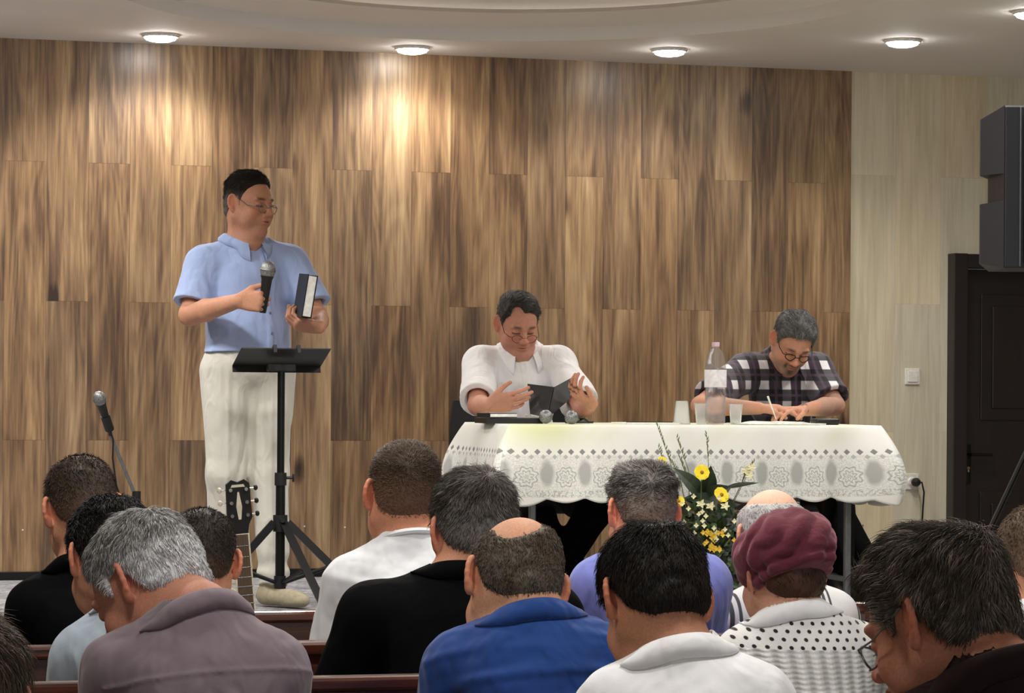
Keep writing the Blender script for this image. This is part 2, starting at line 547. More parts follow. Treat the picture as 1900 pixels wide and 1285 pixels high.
for k in range(N): bm.faces.new((up[k], up[(k+1) % N], in2[(k+1) % N], in2[k]))
in3 = [bm.verts.new(v.co+Vector((0, 0, .016))) for v in in2]
for k in range(N): bm.faces.new((in2[k], in2[(k+1) % N], in3[(k+1) % N], in3[k]))
R3 = O2[2]+.20
def circ(r, z): return [bm.verts.new((O2[0]+r*math.cos(2*math.pi*k/N), O2[1]+r*math.sin(2*math.pi*k/N), z)) for k in range(N)]
in4 = circ(R3, CEIL+.077); in5 = circ(R3, CEIL+.17)
for k in range(N):
    bm.faces.new((in3[k], in3[(k+1) % N], in4[(k+1) % N], in4[k])); bm.faces.new((in4[k], in4[(k+1) % N], in5[(k+1) % N], in5[k]))
bmesh.ops.recalc_face_normals(bm, faces=bm.faces)
me = bpy.data.meshes.new('ceiling'); bm.to_mesh(me); bm.free()
struct(link('ceiling', me, M_ceil))
bm = bmesh.new()
bm.faces.new([bm.verts.new((O2[0]+(R3+.01)*math.cos(2*math.pi*k/N), O2[1]+(R3+.01)*math.sin(2*math.pi*k/N), CEIL+.165)) for k in range(N)][::-1])
me = bpy.data.meshes.new('ceiling_timber'); bm.to_mesh(me); bm.free()
struct(link('ceiling_recess', me, M_ceilwood))
t = NT('cove_light'); t.set(color=(1, 1, 1), emis=(1.0, .93, .82), emis_s=2.0)
o = MB().tube([(O2[0]+(R3-.05)*math.cos(2*math.pi*k/N), O2[1]+(R3-.05)*math.sin(2*math.pi*k/N), CEIL+.086) for k in range(N)], .007, 6, closed=True).build('light_strip', t.m)
tag(o, 'warm light strip lying in the cove round the timber ceiling field', 'light strip')

# platform
SX0, SX1, SY0 = -2.9, 5.80, 10.30
struct(MB().box(((SX0+SX1)/2, (SY0+WALL)/2, STAGE/2-.01), (SX1-SX0, WALL-SY0-.02, STAGE-.02)).build('floor_platform', M_fascia))
struct(MB().box(((SX0+SX1)/2, (SY0+WALL)/2, STAGE-.011), (SX1-SX0, WALL-SY0-.02, .018)).build('floor_carpet', M_carpet))
struct(MB().box(((SX0+SX1)/2, SY0-.012, STAGE-.03), (SX1-SX0, .02, .052), bevel=.003).build('trim_1', M_lip))
m = MB()
m.box(((SX0+SEAM)/2, WALL-.021, STAGE+.02), (SEAM-SX0, .016, .036), bevel=.003)
struct(m.build('baseboard_back', M_blackmetal))
struct(MB().box(((SEAM+SX1)/2, WALL-.012, STAGE+.02), (SX1-SEAM, .02, .036), bevel=.003).build('baseboard_pale', M_blackmetal))
# small pale screw caps low on the wall
for (px, py) in [(42, 983), (565, 976), (640, 978), (1601, 974), (1666, 974)]:
    q = on_y(px, py, WALL-.012 if px < 1500 else WALL-.002)
    o = MB().lathe([(0, 0), (.0045, 0), (.004, .002), (0, .0028)], M=axis_M((0, 0, 0), (0, -.003, 0)), n=12).build('screw_cap', plain('cream_cap', S(214, 204, 184) if px < 1500 else S(120, 104, 84), .5) if px < 1500 else plain('brown_cap', S(120, 104, 84), .5)); o.location = q
    tag(o, 'tiny pale screw cap low on the timber wall' if px < 1500 else 'tiny brown screw cap low on the pale wood wall', 'screw cap', 'screw caps on the timber wall' if px < 1500 else 'screw caps on the pale wall')
# doorway: frame, leaf with raised panels
m = MB()
fw = .075
m.box((DOORX+fw/2, WALL-.01, DOORTOP/2), (fw, .14, DOORTOP), bevel=.004)
m.box((DOORX+DW-fw/2, WALL-.01, DOORTOP/2), (fw, .14, DOORTOP), bevel=.004)
m.box((DOORX+DW/2, WALL-.011, DOORTOP-fw/2), (DW-.004, .13, fw-.004), bevel=.004)
struct(m.build('trim_2', M_door))
m = MB(); x0 = DOORX+fw; x1 = DOORX+DW-fw; cxd = (x0+x1)/2
m.box((cxd, WALL+.03, (DOORTOP-fw)/2), (x1-x0, .04, DOORTOP-fw))
for s_, (a, b) in enumerate([(1.30, 1.88), (.92, 1.22), (.2, .78)]):
    for sx in (-1, 1):
        pass
for (a, b) in [(1.22, 1.86), (.16, .86)]:
    m.box((cxd, WALL+.008, (a+b)/2), (x1-x0-.22, .012, b-a), bevel=.005)
    m.box((cxd, WALL+.001, (a+b)/2), (x1-x0-.34, .014, b-a-.12), bevel=.006)
d = struct(m.build('door_1', M_door))
hm = MB()
hx = on_y(1797, 868, WALL-.01)
hm.box((hx[0], WALL+.002, hx[2]+.02), (.034, .012, .2), bevel=.004)
hm.tube([(hx[0], WALL-.0, hx[2]+.07), (hx[0], WALL-.05, hx[2]+.07), (hx[0]+.11, WALL-.055, hx[2]+.068)], .008)
hd = hm.build('door_handle', M_blackmetal, d, smooth=True)
MB().tube([(hx[0], WALL-.012, hx[2]), (hx[0], WALL-.004, hx[2])], .007).box((hx[0], WALL-.008, hx[2]-.01), (.007, .008, .02)).build('keyhole', plain('brass', S(200, 180, 130), .3, .7), d)

# ------------------------------------------------------------------ wall fittings
p = on_y(1693, 698, WALL-.008)
s_ = tag(MB().box((p[0], WALL-.006, p[2]), (.08, .01, .082), bevel=.003).build('light_switch', M_white, origin=(p[0], WALL, p[2])),
         'square white light switch on the pale wood wall beside the dark door', 'switch')
MB().box((0, -.014, 0), (.052, .008, .056), bevel=.003).build('rocker', M_white, s_)
p = on_y(1691, 893, WALL-.008)
s_ = tag(MB().box((p[0], WALL-.006, p[2]), (.078, .01, .08), bevel=.003).build('wall_socket', M_white, origin=(p[0], WALL, p[2])),
         'white wall socket low on the pale wood wall beside the table end', 'socket')
MB().lathe([(0, 0), (.022, 0), (.024, .006), (.018, .012), (0, .012)], M=axis_M((0, -.01, 0), (0, -.03, 0))).build('socket_cup', M_white, s_, smooth=True)
x_, z_ = p[0]+.008, p[2]-.002
cb = MB().tube([(x_, WALL-.03, z_), (x_+.02, WALL-.075, z_), (x_+.034, WALL-.07, z_-.05), (x_+.036, WALL-.05, z_-.15),
                (x_+.033, WALL-.04, z_-.3), (x_+.036, WALL-.03, z_-.40)], .0045, 8)
cb = cb.build('power_cord', M_black, smooth=True, origin=(x_, WALL-.03, z_))
tag(cb, 'black power cord hanging from the white wall socket to the platform', 'cord')
MB().lathe([(0, 0), (.021, 0), (.022, .02), (.012, .042), (0, .044)], M=axis_M((0, -.004, 0), (.004, -.06, 0)), n=20).build('plug', M_black, cb, smooth=True)

# ------------------------------------------------------------------ ceiling lamps
t = NT('lamp_glow'); t.set(color=(1, 1, 1), emis=(1.0, .97, .92), emis_s=60.0); M_glow = t.m
RING = M_white
LD = bpy.data.lights.new('downlight', 'SPOT')
LD.energy = LAMP_W; LD.color = (1.0, .96, .90); LD.spot_size = math.radians(148); LD.spot_blend = .55
LD.shadow_soft_size = .12
lamp_labels = ['round downlight above the standing speaker', 'round downlight above the wall between the speaker and the reading man',
               'round downlight above the wall over the table', 'large bright round downlight above the pale wood wall',
               'round downlight cut by the frame above the black loudspeaker']
def downlight(x, y, label, e=1.0):
    r = empty('ceiling_lamp', (x, y, CEIL))
    tag(r, label, 'ceiling lamp', 'round downlights in the ceiling')
    MB().lathe([(.066, -.001), (.084, -.001), (.085, -.008), (.078, -.014), (.066, -.012)], n=40).build('bezel', RING, r, smooth=True)
    MB().lathe([(.074, -.012), (.066, -.024), (.045, -.031), (0, -.034)], n=40).build('diffuser', M_glow, r, smooth=True)
    l = bpy.data.objects.new('light_source', LD if e == 1 else LD.copy()); col.objects.link(l)
    if e != 1: l.data.energy = LAMP_W*e
    l.parent = r; l.location = (0, 0, -.042)
for i, (px, py) in enumerate(LAMPS_SEEN):
    q = on_z(px, py, CEIL-.012)
    downlight(q[0], min(q[1], WALL-.26), lamp_labels[i], LAMP_E[i])
for i, (x, y, e) in enumerate(LAMPS_ADDED):
    downlight(x, y, 'round downlight added in the ceiling outside the picture', e)
# ------------------------------------------------------------------ cloth
KNIT_TOP = .885
def cloth(name, rgb, rough=.85, sheen=.2, bump=.35, weave=700, tone=.08, spec=.25):
    t = NT(name)
    mp = t.n('ShaderNodeMapping'); mp.inputs['Scale'].default_value = (1.3, 1.3, .7); t.link(t.coord(), mp.inputs[0])
    n = t.noise(t.coord(), 9, 4, .6); w = t.noise(t.coord(), weave, 2)
    n2 = t.noise(mp.outputs[0], 10, 2, .5, .6)
    c = t.mixc(n, tuple(q*(1-tone) for q in rgb), tuple(min(1, q*(1+tone)) for q in rgb))
    t.set(color=c, rough=rough, sheen=sheen, spec=spec)
    hgt = t.math('ADD', t.math('MULTIPLY', n2, 1.5), t.math('MULTIPLY', w, .03))
    t.bump(hgt, bump, .02)
    return t.m
C_black = cloth('black_knit', S(7, 8, 10), sheen=0, spec=.06)
C_lightblue = cloth('light_blue_poplin', S(158, 176, 218), bump=.5)
C_white = cloth('white_poplin', S(240, 240, 242), bump=.5)
C_whitetee = cloth('white_jersey', S(222, 224, 228), bump=.4)
C_navyblue = cloth('royal_blue_cotton', S(26, 64, 132), bump=.6)
C_lavender = cloth('lavender_blue_poplin', S(118, 126, 198), bump=.5)
C_mauve = cloth('mauve_grey_poplin', S(118, 104, 112), bump=.5)
C_paleblue = cloth('pale_blue_poplin', S(166, 180, 194), bump=.5)
C_brown = cloth('dark_brown_cloth', S(34, 22, 22), sheen=0, spec=.1, bump=.5)
C_trousers_white = cloth('off_white_cotton', S(202, 200, 190), bump=.6)
C_trousers_black = cloth('black_wool', S(9, 9, 10), sheen=0, spec=.06, bump=.2)
C_trousers_grey = cloth('grey_wool', S(60, 60, 64), bump=.2)

# white cotton with thin dark vertical stripes in pairs
t = NT('striped_cotton')
x, y, z = t.sep(t.coord())
fx = t.math('FRACT', t.math('DIVIDE', t.math('ADD', x, 5.02), .105))
def band(c, w): return t.maprange(t.math('ABSOLUTE', t.math('SUBTRACT', fx, c)), w, w+.012, 1, 0)
fz = t.math('FRACT', t.math('DIVIDE', z, .12))
b_ = t.math('MAXIMUM', band(.30, .035), band(.45, .025))
h_ = t.maprange(t.math('ABSOLUTE', t.math('SUBTRACT', fz, .5)), .03, .045, .18, 0)
b_ = t.math('MAXIMUM', b_, h_)
t.set(color=t.mixc(b_, S(226, 226, 226), S(74, 74, 78)), rough=.85); C_striped = t.m
# white crochet: plain yoke, a band of holes painted as dark dots, then ribs with painted groove shade
t = NT('crochet_knit')
x, y, z = t.sep(t.coord())
row = t.math('DIVIDE', z, .0165); rr = t.math('FLOOR', row); fz = t.math('SUBTRACT', t.math('FRACT', row), .5)
xs = t.math('ADD', t.math('DIVIDE', x, .0215), t.math('MULTIPLY', t.math('MODULO', t.math('ABSOLUTE', rr), 2.0), .5))
fx = t.math('SUBTRACT', t.math('FRACT', xs), .5)
d_ = t.math('SQRT', t.math('ADD', t.math('POWER', t.math('MULTIPLY', fx, 1.3), 2), t.math('POWER', fz, 2)))
hole = t.maprange(d_, .20, .27, 1, 0)
zone = t.math('MULTIPLY', t.math('LESS_THAN', z, KNIT_TOP), t.math('GREATER_THAN', z, KNIT_TOP-.072))
hole = t.math('MULTIPLY', hole, zone)
rib = t.math('SINE', t.math('MULTIPLY', x, 6.283/.030))
ribz = t.math('SINE', t.math('MULTIPLY', t.math('ADD', z, t.math('MULTIPLY', rib, .0012)), 6.283/.0105))
below = t.math('LESS_THAN', z, KNIT_TOP-.072)
hgt = t.math('MULTIPLY', below, t.math('ADD', t.math('MULTIPLY', rib, 1.5), t.math('MULTIPLY', ribz, .25)))
hgt = t.math('SUBTRACT', hgt, t.math('MULTIPLY', hole, 2.0))
n = t.noise(t.coord(), 300, 3)
c = t.mixc(t.math('MULTIPLY', below, t.maprange(rib, -1, .1, .6, 0)), S(222, 222, 220), S(130, 130, 128))  # shade between the ribs painted into the colour
c = t.mixc(hole, c, S(40, 38, 38))
t.set(color=c, rough=.95, sheen=.3, spec=.1)
t.bump(t.math('ADD', hgt, t.math('MULTIPLY', n, .4)), .7, .004); C_crochet = t.m
t = NT('maroon_velvet')
n = t.noise(t.coord(), 14, 4, .6, .6); n2 = t.noise(t.coord(), 60, 3)
t.set(color=t.mixc(n, S(72, 26, 38), S(110, 50, 62)), rough=.8, sheen=.5, spec=.15)
t.b.inputs['Sheen Tint'].default_value = (.8, .45, .5, 1)
t.bump(t.math('ADD', n, t.math('MULTIPLY', n2, .2)), .5, .01); C_velvet = t.m
# ------------------------------------------------------------------ pews
t = NT('reddish_pew_wood')
x, y, z = t.sep(t.coord())
n = t.noise(t.comb(t.math('MULTIPLY', x, .06), y, z), 60, 5, .6, .4)
t.set(color=t.ramp(n, [(.3, S(44, 20, 13)), (.55, S(82, 42, 27)), (.8, S(124, 72, 48))]), rough=.32, coat=.3); M_pew = t.m
M_pewdark = plain('dark_pew_panel', S(34, 24, 20), .4)
def pew(y, x0, x1, label):
    """y: plane of the back rest's top"""
    r = empty('pew', ((x0+x1)/2, y, 0)); tag(r, label, 'bench', 'wooden pews')
    L = x1-x0
    MB().box((0, .0, .785), (L, .045, .03), bevel=.008).build('top_rail', M_pew, r)
    MB().box((0, .012, .735), (L-.08, .018, .075), bevel=.003).box((0, .02, .60), (L-.08, .016, .12), bevel=.003).box((0, .03, .47), (L-.08, .016, .09), bevel=.003).build('backrest', M_pew, r)
    MB().box((0, -.006, .690), (L-.08, .012, .012), bevel=.002).build('metal_strip', M_steel, r)
    MB().box((0, .24, .425), (L-.08, .38, .03), bevel=.008).build('seat', M_pew, r)
    for sx in (-1, 1):
        m = MB()
        poly = [(-.03, 0), (.44, 0), (.42, .06), (.38, .10), (.40, .42), (.36, .52), (.30, .56), (.06, .58), (.03, .79), (-.03, .80)]
        m.prism(poly, -.02, .02, Matrix(((0, 0, 1, sx*L/2), (1, 0, 0, 0), (0, 1, 0, 0), (0, 0, 0, 1))))
        m.build('end_panel', M_pew, r)
# depth of each pew's back along the view: turned into the plane y
def yat(px, py, D): return at(px, py, D)[1]
PEW0, PEW1, PEW2 = 6.96, 6.12, 5.36
pew(PEW0, .30, 2.9, 'front wooden pew, empty, in front of the guitar')
pew(PEW1, .10, 2.76, 'wooden pew behind the man in the white t-shirt')
pew(PEW2, .00, 1.89, 'wooden pew behind the man in the black polo shirt')
pew(PEW2, 2.50, 3.9, 'wooden pew across the aisle under the man cut off by the frame')
pew(4.57, -.10, 1.9, 'wooden pew behind the man in the royal blue shirt, below the frame')

# ------------------------------------------------------------------ table with lace cloth
TY0, TY1 = 10.68, 11.38
tl = on_y(948, 781, TY0); tr_ = on_y(1631, 787, TY0)
TX0, TX1 = tl[0], tr_[0]; TZ = STAGE+.75
tb = empty('folding_table', ((TX0+TX1)/2, (TY0+TY1)/2, STAGE)); tag(tb, 'long folding table with grey steel legs under the lace tablecloth', 'table')
TL, TWd = TX1-TX0, TY1-TY0
MB().box((0, 0, .735), (TL-.01, TWd-.01, .026), bevel=.004).build('tabletop', M_white, tb)
MB().box((0, 0, .70), (TL-.16, TWd-.12, .035)).build('apron', M_steel, tb)
lx = on_y(987, 1000, TY0+.06)[0]-tb.location.x; rx = on_y(1572, 1000, TY0+.06)[0]-tb.location.x
for x_ in (lx, rx):
    for y_ in (-TWd/2+.06, TWd/2-.06):
        MB().box((x_, y_, .36), (.026, .026, .72), bevel=.004).box((x_, y_, .006), (.034, .034, .012)).build('leg', M_steel, tb)
for y_ in (-TWd/2+.06, TWd/2-.06):
    pass
for x_ in (lx, rx): MB().box((x_, 0, .12), (.02, TWd-.14, .02)).build('cross_bar', M_steel, tb)

t = NT('lace_cloth')
uv = t.n('ShaderNodeUVMap'); uv.uv_map = 'lace'
u, v, _ = t.sep(uv.outputs[0])            # u metres round the edge, v metres below the table edge
def cell(per, off=0.): return t.math('SUBTRACT', t.math('FRACT', t.math('ADD', t.math('DIVIDE', u, per), off)), .5)
nz = t.noise(t.comb(u, v, 0), 34, 3, .6); nf = t.noise(t.comb(u, v, 3), 170, 2)
wob_ = t.math('MULTIPLY', t.math('SUBTRACT', nz, .5), .018)
# diamonds
fx = t.math('MULTIPLY', cell(.045), .045)
dd = t.math('ADD', t.math('ABSOLUTE', fx), t.math('ABSOLUTE', t.math('SUBTRACT', v, .105)))
dia = t.maprange(dd, .0105, .0135, 1, 0)
dd2 = t.math('ADD', t.math('ABSOLUTE', t.math('MULTIPLY', cell(.045, .5), .045)), t.math('ABSOLUTE', t.math('SUBTRACT', v, .125)))
dia2 = t.maprange(dd2, .008, .012, .55, 0)
# rosettes with rings and petals
gx = t.math('ADD', t.math('MULTIPLY', cell(.150), .150), wob_)
gy = t.math('ADD', t.math('SUBTRACT', v, .205), wob_)
rr = t.math('SQRT', t.math('ADD', t.math('POWER', gx, 2), t.math('POWER', gy, 2)))
an = t.math('ARCTAN2', gy, gx)
pet = t.math('MULTIPLY', t.math('COSINE', t.math('MULTIPLY', an, 8)), .0045)
rp = t.math('ADD', rr, pet)
ring = t.math('SINE', t.math('MULTIPLY', rp, 6.283/.0165))
ringm = t.math('MULTIPLY', t.maprange(t.math('ADD', ring, t.math('MULTIPLY', t.math('SUBTRACT', nf, .5), 1.6)), .0, .9, 0, .62), t.maprange(rr, .044, .052, 1, 0))
# mesh ground between rosettes
ogx = t.math('MULTIPLY', cell(.150, .5), .150)
vy = t.math('SUBTRACT', v, .19)
r2 = t.math('SQRT', t.math('ADD', t.math('POWER', t.math('MULTIPLY', ogx, 1.5), 2), t.math('POWER', t.math('MULTIPLY', vy, .8), 2)))
gap = t.maprange(t.math('ADD', r2, t.math('MULTIPLY', wob_, 1.4)), .030, .052, .62, 0)
leaf = t.maprange(t.math('SINE', t.math('ADD', t.math('MULTIPLY', t.math('ADD', u, wob_), 260), t.math('MULTIPLY', nz, 22))), .3, .8, 0, .5)
leaf = t.math('MULTIPLY', leaf, t.math('MULTIPLY', t.maprange(v, .255, .26, 0, 1), t.maprange(v, .283, .288, 1, 0)))
body = t.math('MULTIPLY', t.maprange(v, .12, .128, 0, 1), t.maprange(v, .27, .28, 1, 0))
holes = t.math('MAXIMUM', t.math('MULTIPLY', t.math('MAXIMUM', ringm, gap), body), t.math('MAXIMUM', t.math('MAXIMUM', dia, dia2), leaf))
thread = t.math('MULTIPLY', t.math('GREATER_THAN', v, .118), t.math('MULTIPLY', t.maprange(nf, .35, .6, .28, 0), t.maprange(v, .285, .29, 1, 0)))
holes = t.math('MAXIMUM', holes, thread)
sat = t.noise(t.comb(u, t.math('MULTIPLY', v, .4), 9), 5, 3)
colr = t.mixc(sat, S(232, 234, 228), S(242, 243, 240))
# a greenish yellow tone on the plain cloth by one corner
yg = t.math('MULTIPLY', t.maprange(t.math('ABSOLUTE', t.math('SUBTRACT', u, .13)), .0, .30, 1, 0, True), t.maprange(v, .02, .12, .75, 0))
yg = t.math('MAXIMUM', yg, t.math('MULTIPLY', t.maprange(t.noise(t.comb(t.math('ADD', u, v), 0, 0), 4, 2), .45, .65, 0, .28), t.maprange(v, .05, .11, 1, 0)))
colr = t.mixc(yg, colr, S(214, 220, 150))
hc = t.mixc(t.math('MULTIPLY', holes, .85), colr, S(136, 138, 140))
t.set(color=hc, rough=.6, sheen=.3, alpha=t.math('SUBTRACT', 1.0, t.math('MULTIPLY', holes, .38)))
t.bump(t.math('SUBTRACT', t.math('MULTIPLY', nf, .3), holes), .35, .003)
M_lace = t.m

def make_cloth():
    """top sheet and a skirt all round; u runs round the edge, v down"""
    n_s, n_e, n_v = 150, 64, 34
    ex, ey = TL/2+.006, TWd/2+.006
    rc = .02
    def edge():
        """points of the top edge and their outward direction, counter-clockwise from the front left corner"""
        out = []; L = 0
        segs = [((-ex, -ey), (ex, -ey), (0, -1), n_s), ((ex, -ey), (ex, ey), (1, 0), n_e), ((ex, ey), (-ex, ey), (0, 1), n_s), ((-ex, ey), (-ex, -ey), (-1, 0), n_e)]
        for (a, b, nrm, n) in segs:
            ln = math.hypot(b[0]-a[0], b[1]-a[1])
            for i in range(n):
                f = i/n; out.append((a[0]+(b[0]-a[0])*f, a[1]+(b[1]-a[1])*f, nrm, L+ln*f, f*ln, ln))
            L += ln
        return out, L
    E, Ltot = edge()
    me_v = []; me_uv = []; N = len(E)
    rs = random.Random(4)
    ph = [rs.random()*6 for _ in range(6)]
    for (x, y, nr, s_, f, ln) in E:
        dcor = min(f, ln-f)                       # distance to the nearest corner
        cw = max(0, 1-dcor/.20)                   # corner weight
        # near a corner the cloth hangs outward along the diagonal
        cx = 1 if x > 0 else -1; cy = 1 if y > 0 else -1
        dg = Vector((cx, cy, 0)).normalized(); on = Vector((nr[0], nr[1], 0))
        o = (on*(1-cw*.75)+dg*cw*.75).normalized()
        side = abs(nr[0]) > .5
        drop = .300+.030*cw**1.5+(.03 if side else 0)*(1-cw)
        scal = .020*abs(math.sin(math.pi*s_/.15))
        if side: scal = .020*abs(math.sin(math.pi*f/.24))
        drop = drop-.012+scal
        if nr[1] > .5: drop = .06+.10*cw**2
        fold = math.sin(s_*2*math.pi/.31+ph[0]+.7*math.sin(s_*9+ph[1]))*.5+math.sin(s_*2*math.pi/.17+ph[2])*.25
        flare = (.08 if not side else .13)*(1-.2*cw)+.27*cw**2*(1.0 if not side else .7)
        for j in range(n_v):
            v = j/(n_v-1)
            d = drop*v
            bend = min(1, d/.02)
            out = .004*bend+flare*drop*(math.sin(v*1.9)*.95)*(1-.0*cw)+fold*.022*v*(1-cw*.5)
            kink = cw*math.sin(v*3.1)*.018
            p = Vector((x, y, 0))+o*(out+kink)
            z = .752-d*math.sqrt(max(.1, 1-(flare*.9)**2))+(-.003*bend)
            me_v.append((p.x, p.y, z)); me_uv.append((s_, d))
    F = []
    for i in range(N):
        k = (i+1) % N
        for j in range(n_v-1): F.append((i*n_v+j, k*n_v+j, k*n_v+j+1, i*n_v+j+1))
    bm = bmesh.new()
    vs = [bm.verts.new(q) for q in me_v]
    uvl = bm.loops.layers.uv.new('lace')
    for f in F:
        fc = bm.faces.new([vs[i] for i in f]); fc.smooth = True
        for lp, i in zip(fc.loops, f):
            uu = me_uv[i][0]
            if f[1] < f[0] and i in (f[1], f[2]): uu += Ltot
            lp[uvl].uv = (uu, me_uv[i][1])
    top = [vs[i*n_v] for i in range(N)]
    fc = bm.faces.new(top)
    for lp in fc.loops: lp[uvl].uv = (0, 0)
    bmesh.ops.recalc_face_normals(bm, faces=bm.faces)
    me = bpy.data.meshes.new('tablecloth'); bm.to_mesh(me); bm.free()
    o = link('tablecloth', me, M_lace, None, tb.location)
    tag(o, 'white lace tablecloth with scalloped edge draped over the long table', 'tablecloth')
    sm = o.modifiers.new('thickness', 'SOLIDIFY'); sm.thickness = .0012; sm.offset = 1
    return o
make_cloth()

# ------------------------------------------------------------------ chairs behind the table
def chair(x, y, rz, label, wide=.235):
    r = empty('chair', (x, y, STAGE), rz); tag(r, label, 'chair', 'black chairs behind the table')
    MB().box((0, 0, .372), (.44, .42, .05), bevel=.02, seg=3).build('seat', M_black, r, smooth=True)
    m = MB()
    pts = [(.23*math.sin(a)*1.02, -.20-.03*math.cos(a), .62+.0) for a in np.linspace(-1.3, 1.3, 9)]
    bm = m.bm; rows = []
    for zz in np.linspace(.50, .84, 8):
        w = wide-.03*((zz-.56)/.32)**3
        for off in (0, .03):
            pass
        rows.append([(w*q, -.235+.055*q*q-.05*(zz-.56), zz) for q in np.linspace(-1, 1, 11)])
    A = [[bm.verts.new(p) for p in rw] for rw in rows]; B = [[bm.verts.new((p[0], p[1]+.028, p[2])) for p in rw] for rw in rows]
    for i in range(7):
        for j in range(10):
            bm.faces.new((A[i][j], A[i][j+1], A[i+1][j+1], A[i+1][j])); bm.faces.new((B[i][j], B[i+1][j], B[i+1][j+1], B[i][j+1]))
    for j in range(10):
        bm.faces.new((A[0][j], B[0][j], B[0][j+1], A[0][j+1])); bm.faces.new((A[7][j], A[7][j+1], B[7][j+1], B[7][j]))
    for i in range(7):
        bm.faces.new((A[i][0], A[i+1][0], B[i+1][0], B[i][0])); bm.faces.new((A[i][10], B[i][10], B[i+1][10], A[i+1][10]))
    m.build('backrest', M_black, r, smooth=True)
    for sx in (-1, 1):
        MB().tube([(sx*.20, .19, .43), (sx*.215, .21, 0)], .011, 10).build('leg', M_blackmetal, r, smooth=True)
        MB().tube([(sx*.20, -.20, .66), (sx*.20, -.20, .43), (sx*.215, -.235, 0)], .011, 10).build('leg', M_blackmetal, r, smooth=True)
    return r

# ------------------------------------------------------------------ music stand
MS_ = at(519, 1128, 11.05); ms = (MS_[0], MS_[1], STAGE)
r = empty('music_stand', ms); tag(r, 'black folding music stand with a tilted desk in front of the standing man', 'music stand')
hz = EYE+(719-688)/5200*11.05-STAGE
MB().tube([(0, 0, .14), (0, 0, hz*.55)], .019, 16).build('lower_tube', M_blackmetal, r, smooth=True)
MB().tube([(0, 0, hz*.53), (0, 0, hz)], .015, 16).build('upper_tube', M_blackmetal, r, smooth=True)
m = MB().tube([(0, 0, hz*.53), (0, 0, hz*.53+.05)], .024, 16).tube([(.02, 0, hz*.53+.03), (.045, -.006, hz*.53+.03)], .006, 8)
m.box((.05, -.006, hz*.53+.03), (.008, .012, .034), bevel=.003).build('clamp', M_black, r, smooth=True)
hub = .36
m = MB().tube([(0, 0, hub-.035), (0, 0, hub+.03)], .029, 16).tube([(0, -.03, hub+.01), (0, -.05, hub+.01)], .009, 10)
m.build('tripod_collar', M_black, r, smooth=True)
MB().tube([(0, 0, .10), (0, 0, .15)], .024, 12).build('tripod_hub', M_black, r, smooth=True)
for a in (200, -22, 288):
    c, s_ = math.cos(math.radians(a)), math.sin(math.radians(a))
    lg = MB().box((0, 0, 0), (.028, .014, 1), M=axis_M((c*.03, s_*.03, hub), (c*.40, s_*.40, .008)) @ Matrix.Translation((0, 0, .255)) @ Matrix.Diagonal((1, 1, .51, 1)) @ Matrix.Diagonal((.03, .016, 1, 1)) @ Matrix.Diagonal((1/.028, 1/.014, 1, 1)))
    o = lg.build('leg', M_blackmetal, r)
    MB().tube([(c*.39, s_*.39, .012), (c*.415, s_*.415, .012)], .015, 10).build('rubber_foot', M_black, o, smooth=True)
    MB().tube([(c*.02, s_*.02, .125), (c*.20, s_*.20, .19)], .008, 8).build('brace', M_blackmetal, r, smooth=True)
# desk: tilted tray with two clips
dk = empty('desk', (0, 0, hz+.055)); dk.parent = r
dv_ = RT*.055-FW*.20+UP*.068; ac_ = unit(np.cross(UP, dv_)); ac_ = ac_ if ac_@RT > 0 else -ac_
dl_ = np.linalg.norm(dv_); dv_ = dv_/dl_; dn_ = np.cross(ac_, dv_)
DM = frame_M((0, 0, 0), ac_, dv_, dn_)
def dbox(m, c, size): return m.box((0, 0, 0), (1, 1, 1), M=DM @ Matrix.Translation(c) @ Matrix.Diagonal((*size, 1)))
dbox(MB(), (0, 0, 0), (.355, dl_, .004)).build('tray', M_black, dk)
dbox(MB(), (0, -dl_/2, .012), (.355, .004, .028)).build('ledge', M_black, dk)
for sx in (-1, 1):
    m = dbox(MB(), (sx*.047, -.005, -.007), (.012, dl_+.03, .010)); dbox(m, (sx*.047, dl_/2+.012, .006), (.013, .012, .030)); m.build('support_bar', M_blackmetal, dk)
MB().box((0, 0, -.040), (.115, .03, .03), bevel=.005).build('desk_bracket', M_black, dk)

# ------------------------------------------------------------------ vocal microphones
M_grille = None
t = NT('steel_mesh_grille')
x, y, z = t.sep(t.coord())
vo = t.n('ShaderNodeTexVoronoi'); t.link(t.coord(), vo.inputs[0]); vo.inputs['Scale'].default_value = 420
t.set(color=t.mixc(t.maprange(vo.outputs['Distance'], .2, .6), S(190, 192, 192), S(96, 98, 98)), metal=.6, rough=.4); t.bump(vo.outputs['Distance'], .5, .001)
M_grille = t.m
def microphone(base, tip, label, cat='microphone', s=1., body=None):
    M = axis_M(base, tip)
    O = Vector(base)
    M0 = M.copy(); M0.translation = (0, 0, 0)
    m = MB().lathe([(0, 0), (.011*s, 0), (.0125*s, .004*s), (.0155*s, .06*s), (.0185*s, .115*s), (.0225*s, .125*s), (.0225*s, .128*s), (0, .128*s)], M=M0, n=28)
    o = m.build('microphone', body or M_black, smooth=True); o.location = O
    MB().lathe([(.0225*s, .128*s), (.026*s, .140*s), (.0265*s, .150*s), (.0225*s, .166*s), (.013*s, .176*s), (0, .179*s)], M=M0, n=32).build('grille', M_grille, o, smooth=True)
    MB().lathe([(.0262*s, .143*s), (.0278*s, .1455*s), (.0278*s, .1490*s), (.0262*s, .1515*s)], M=M0, n=32).build('grille_band', M_steel, o, smooth=True)
    tag(o, label, cat); return o
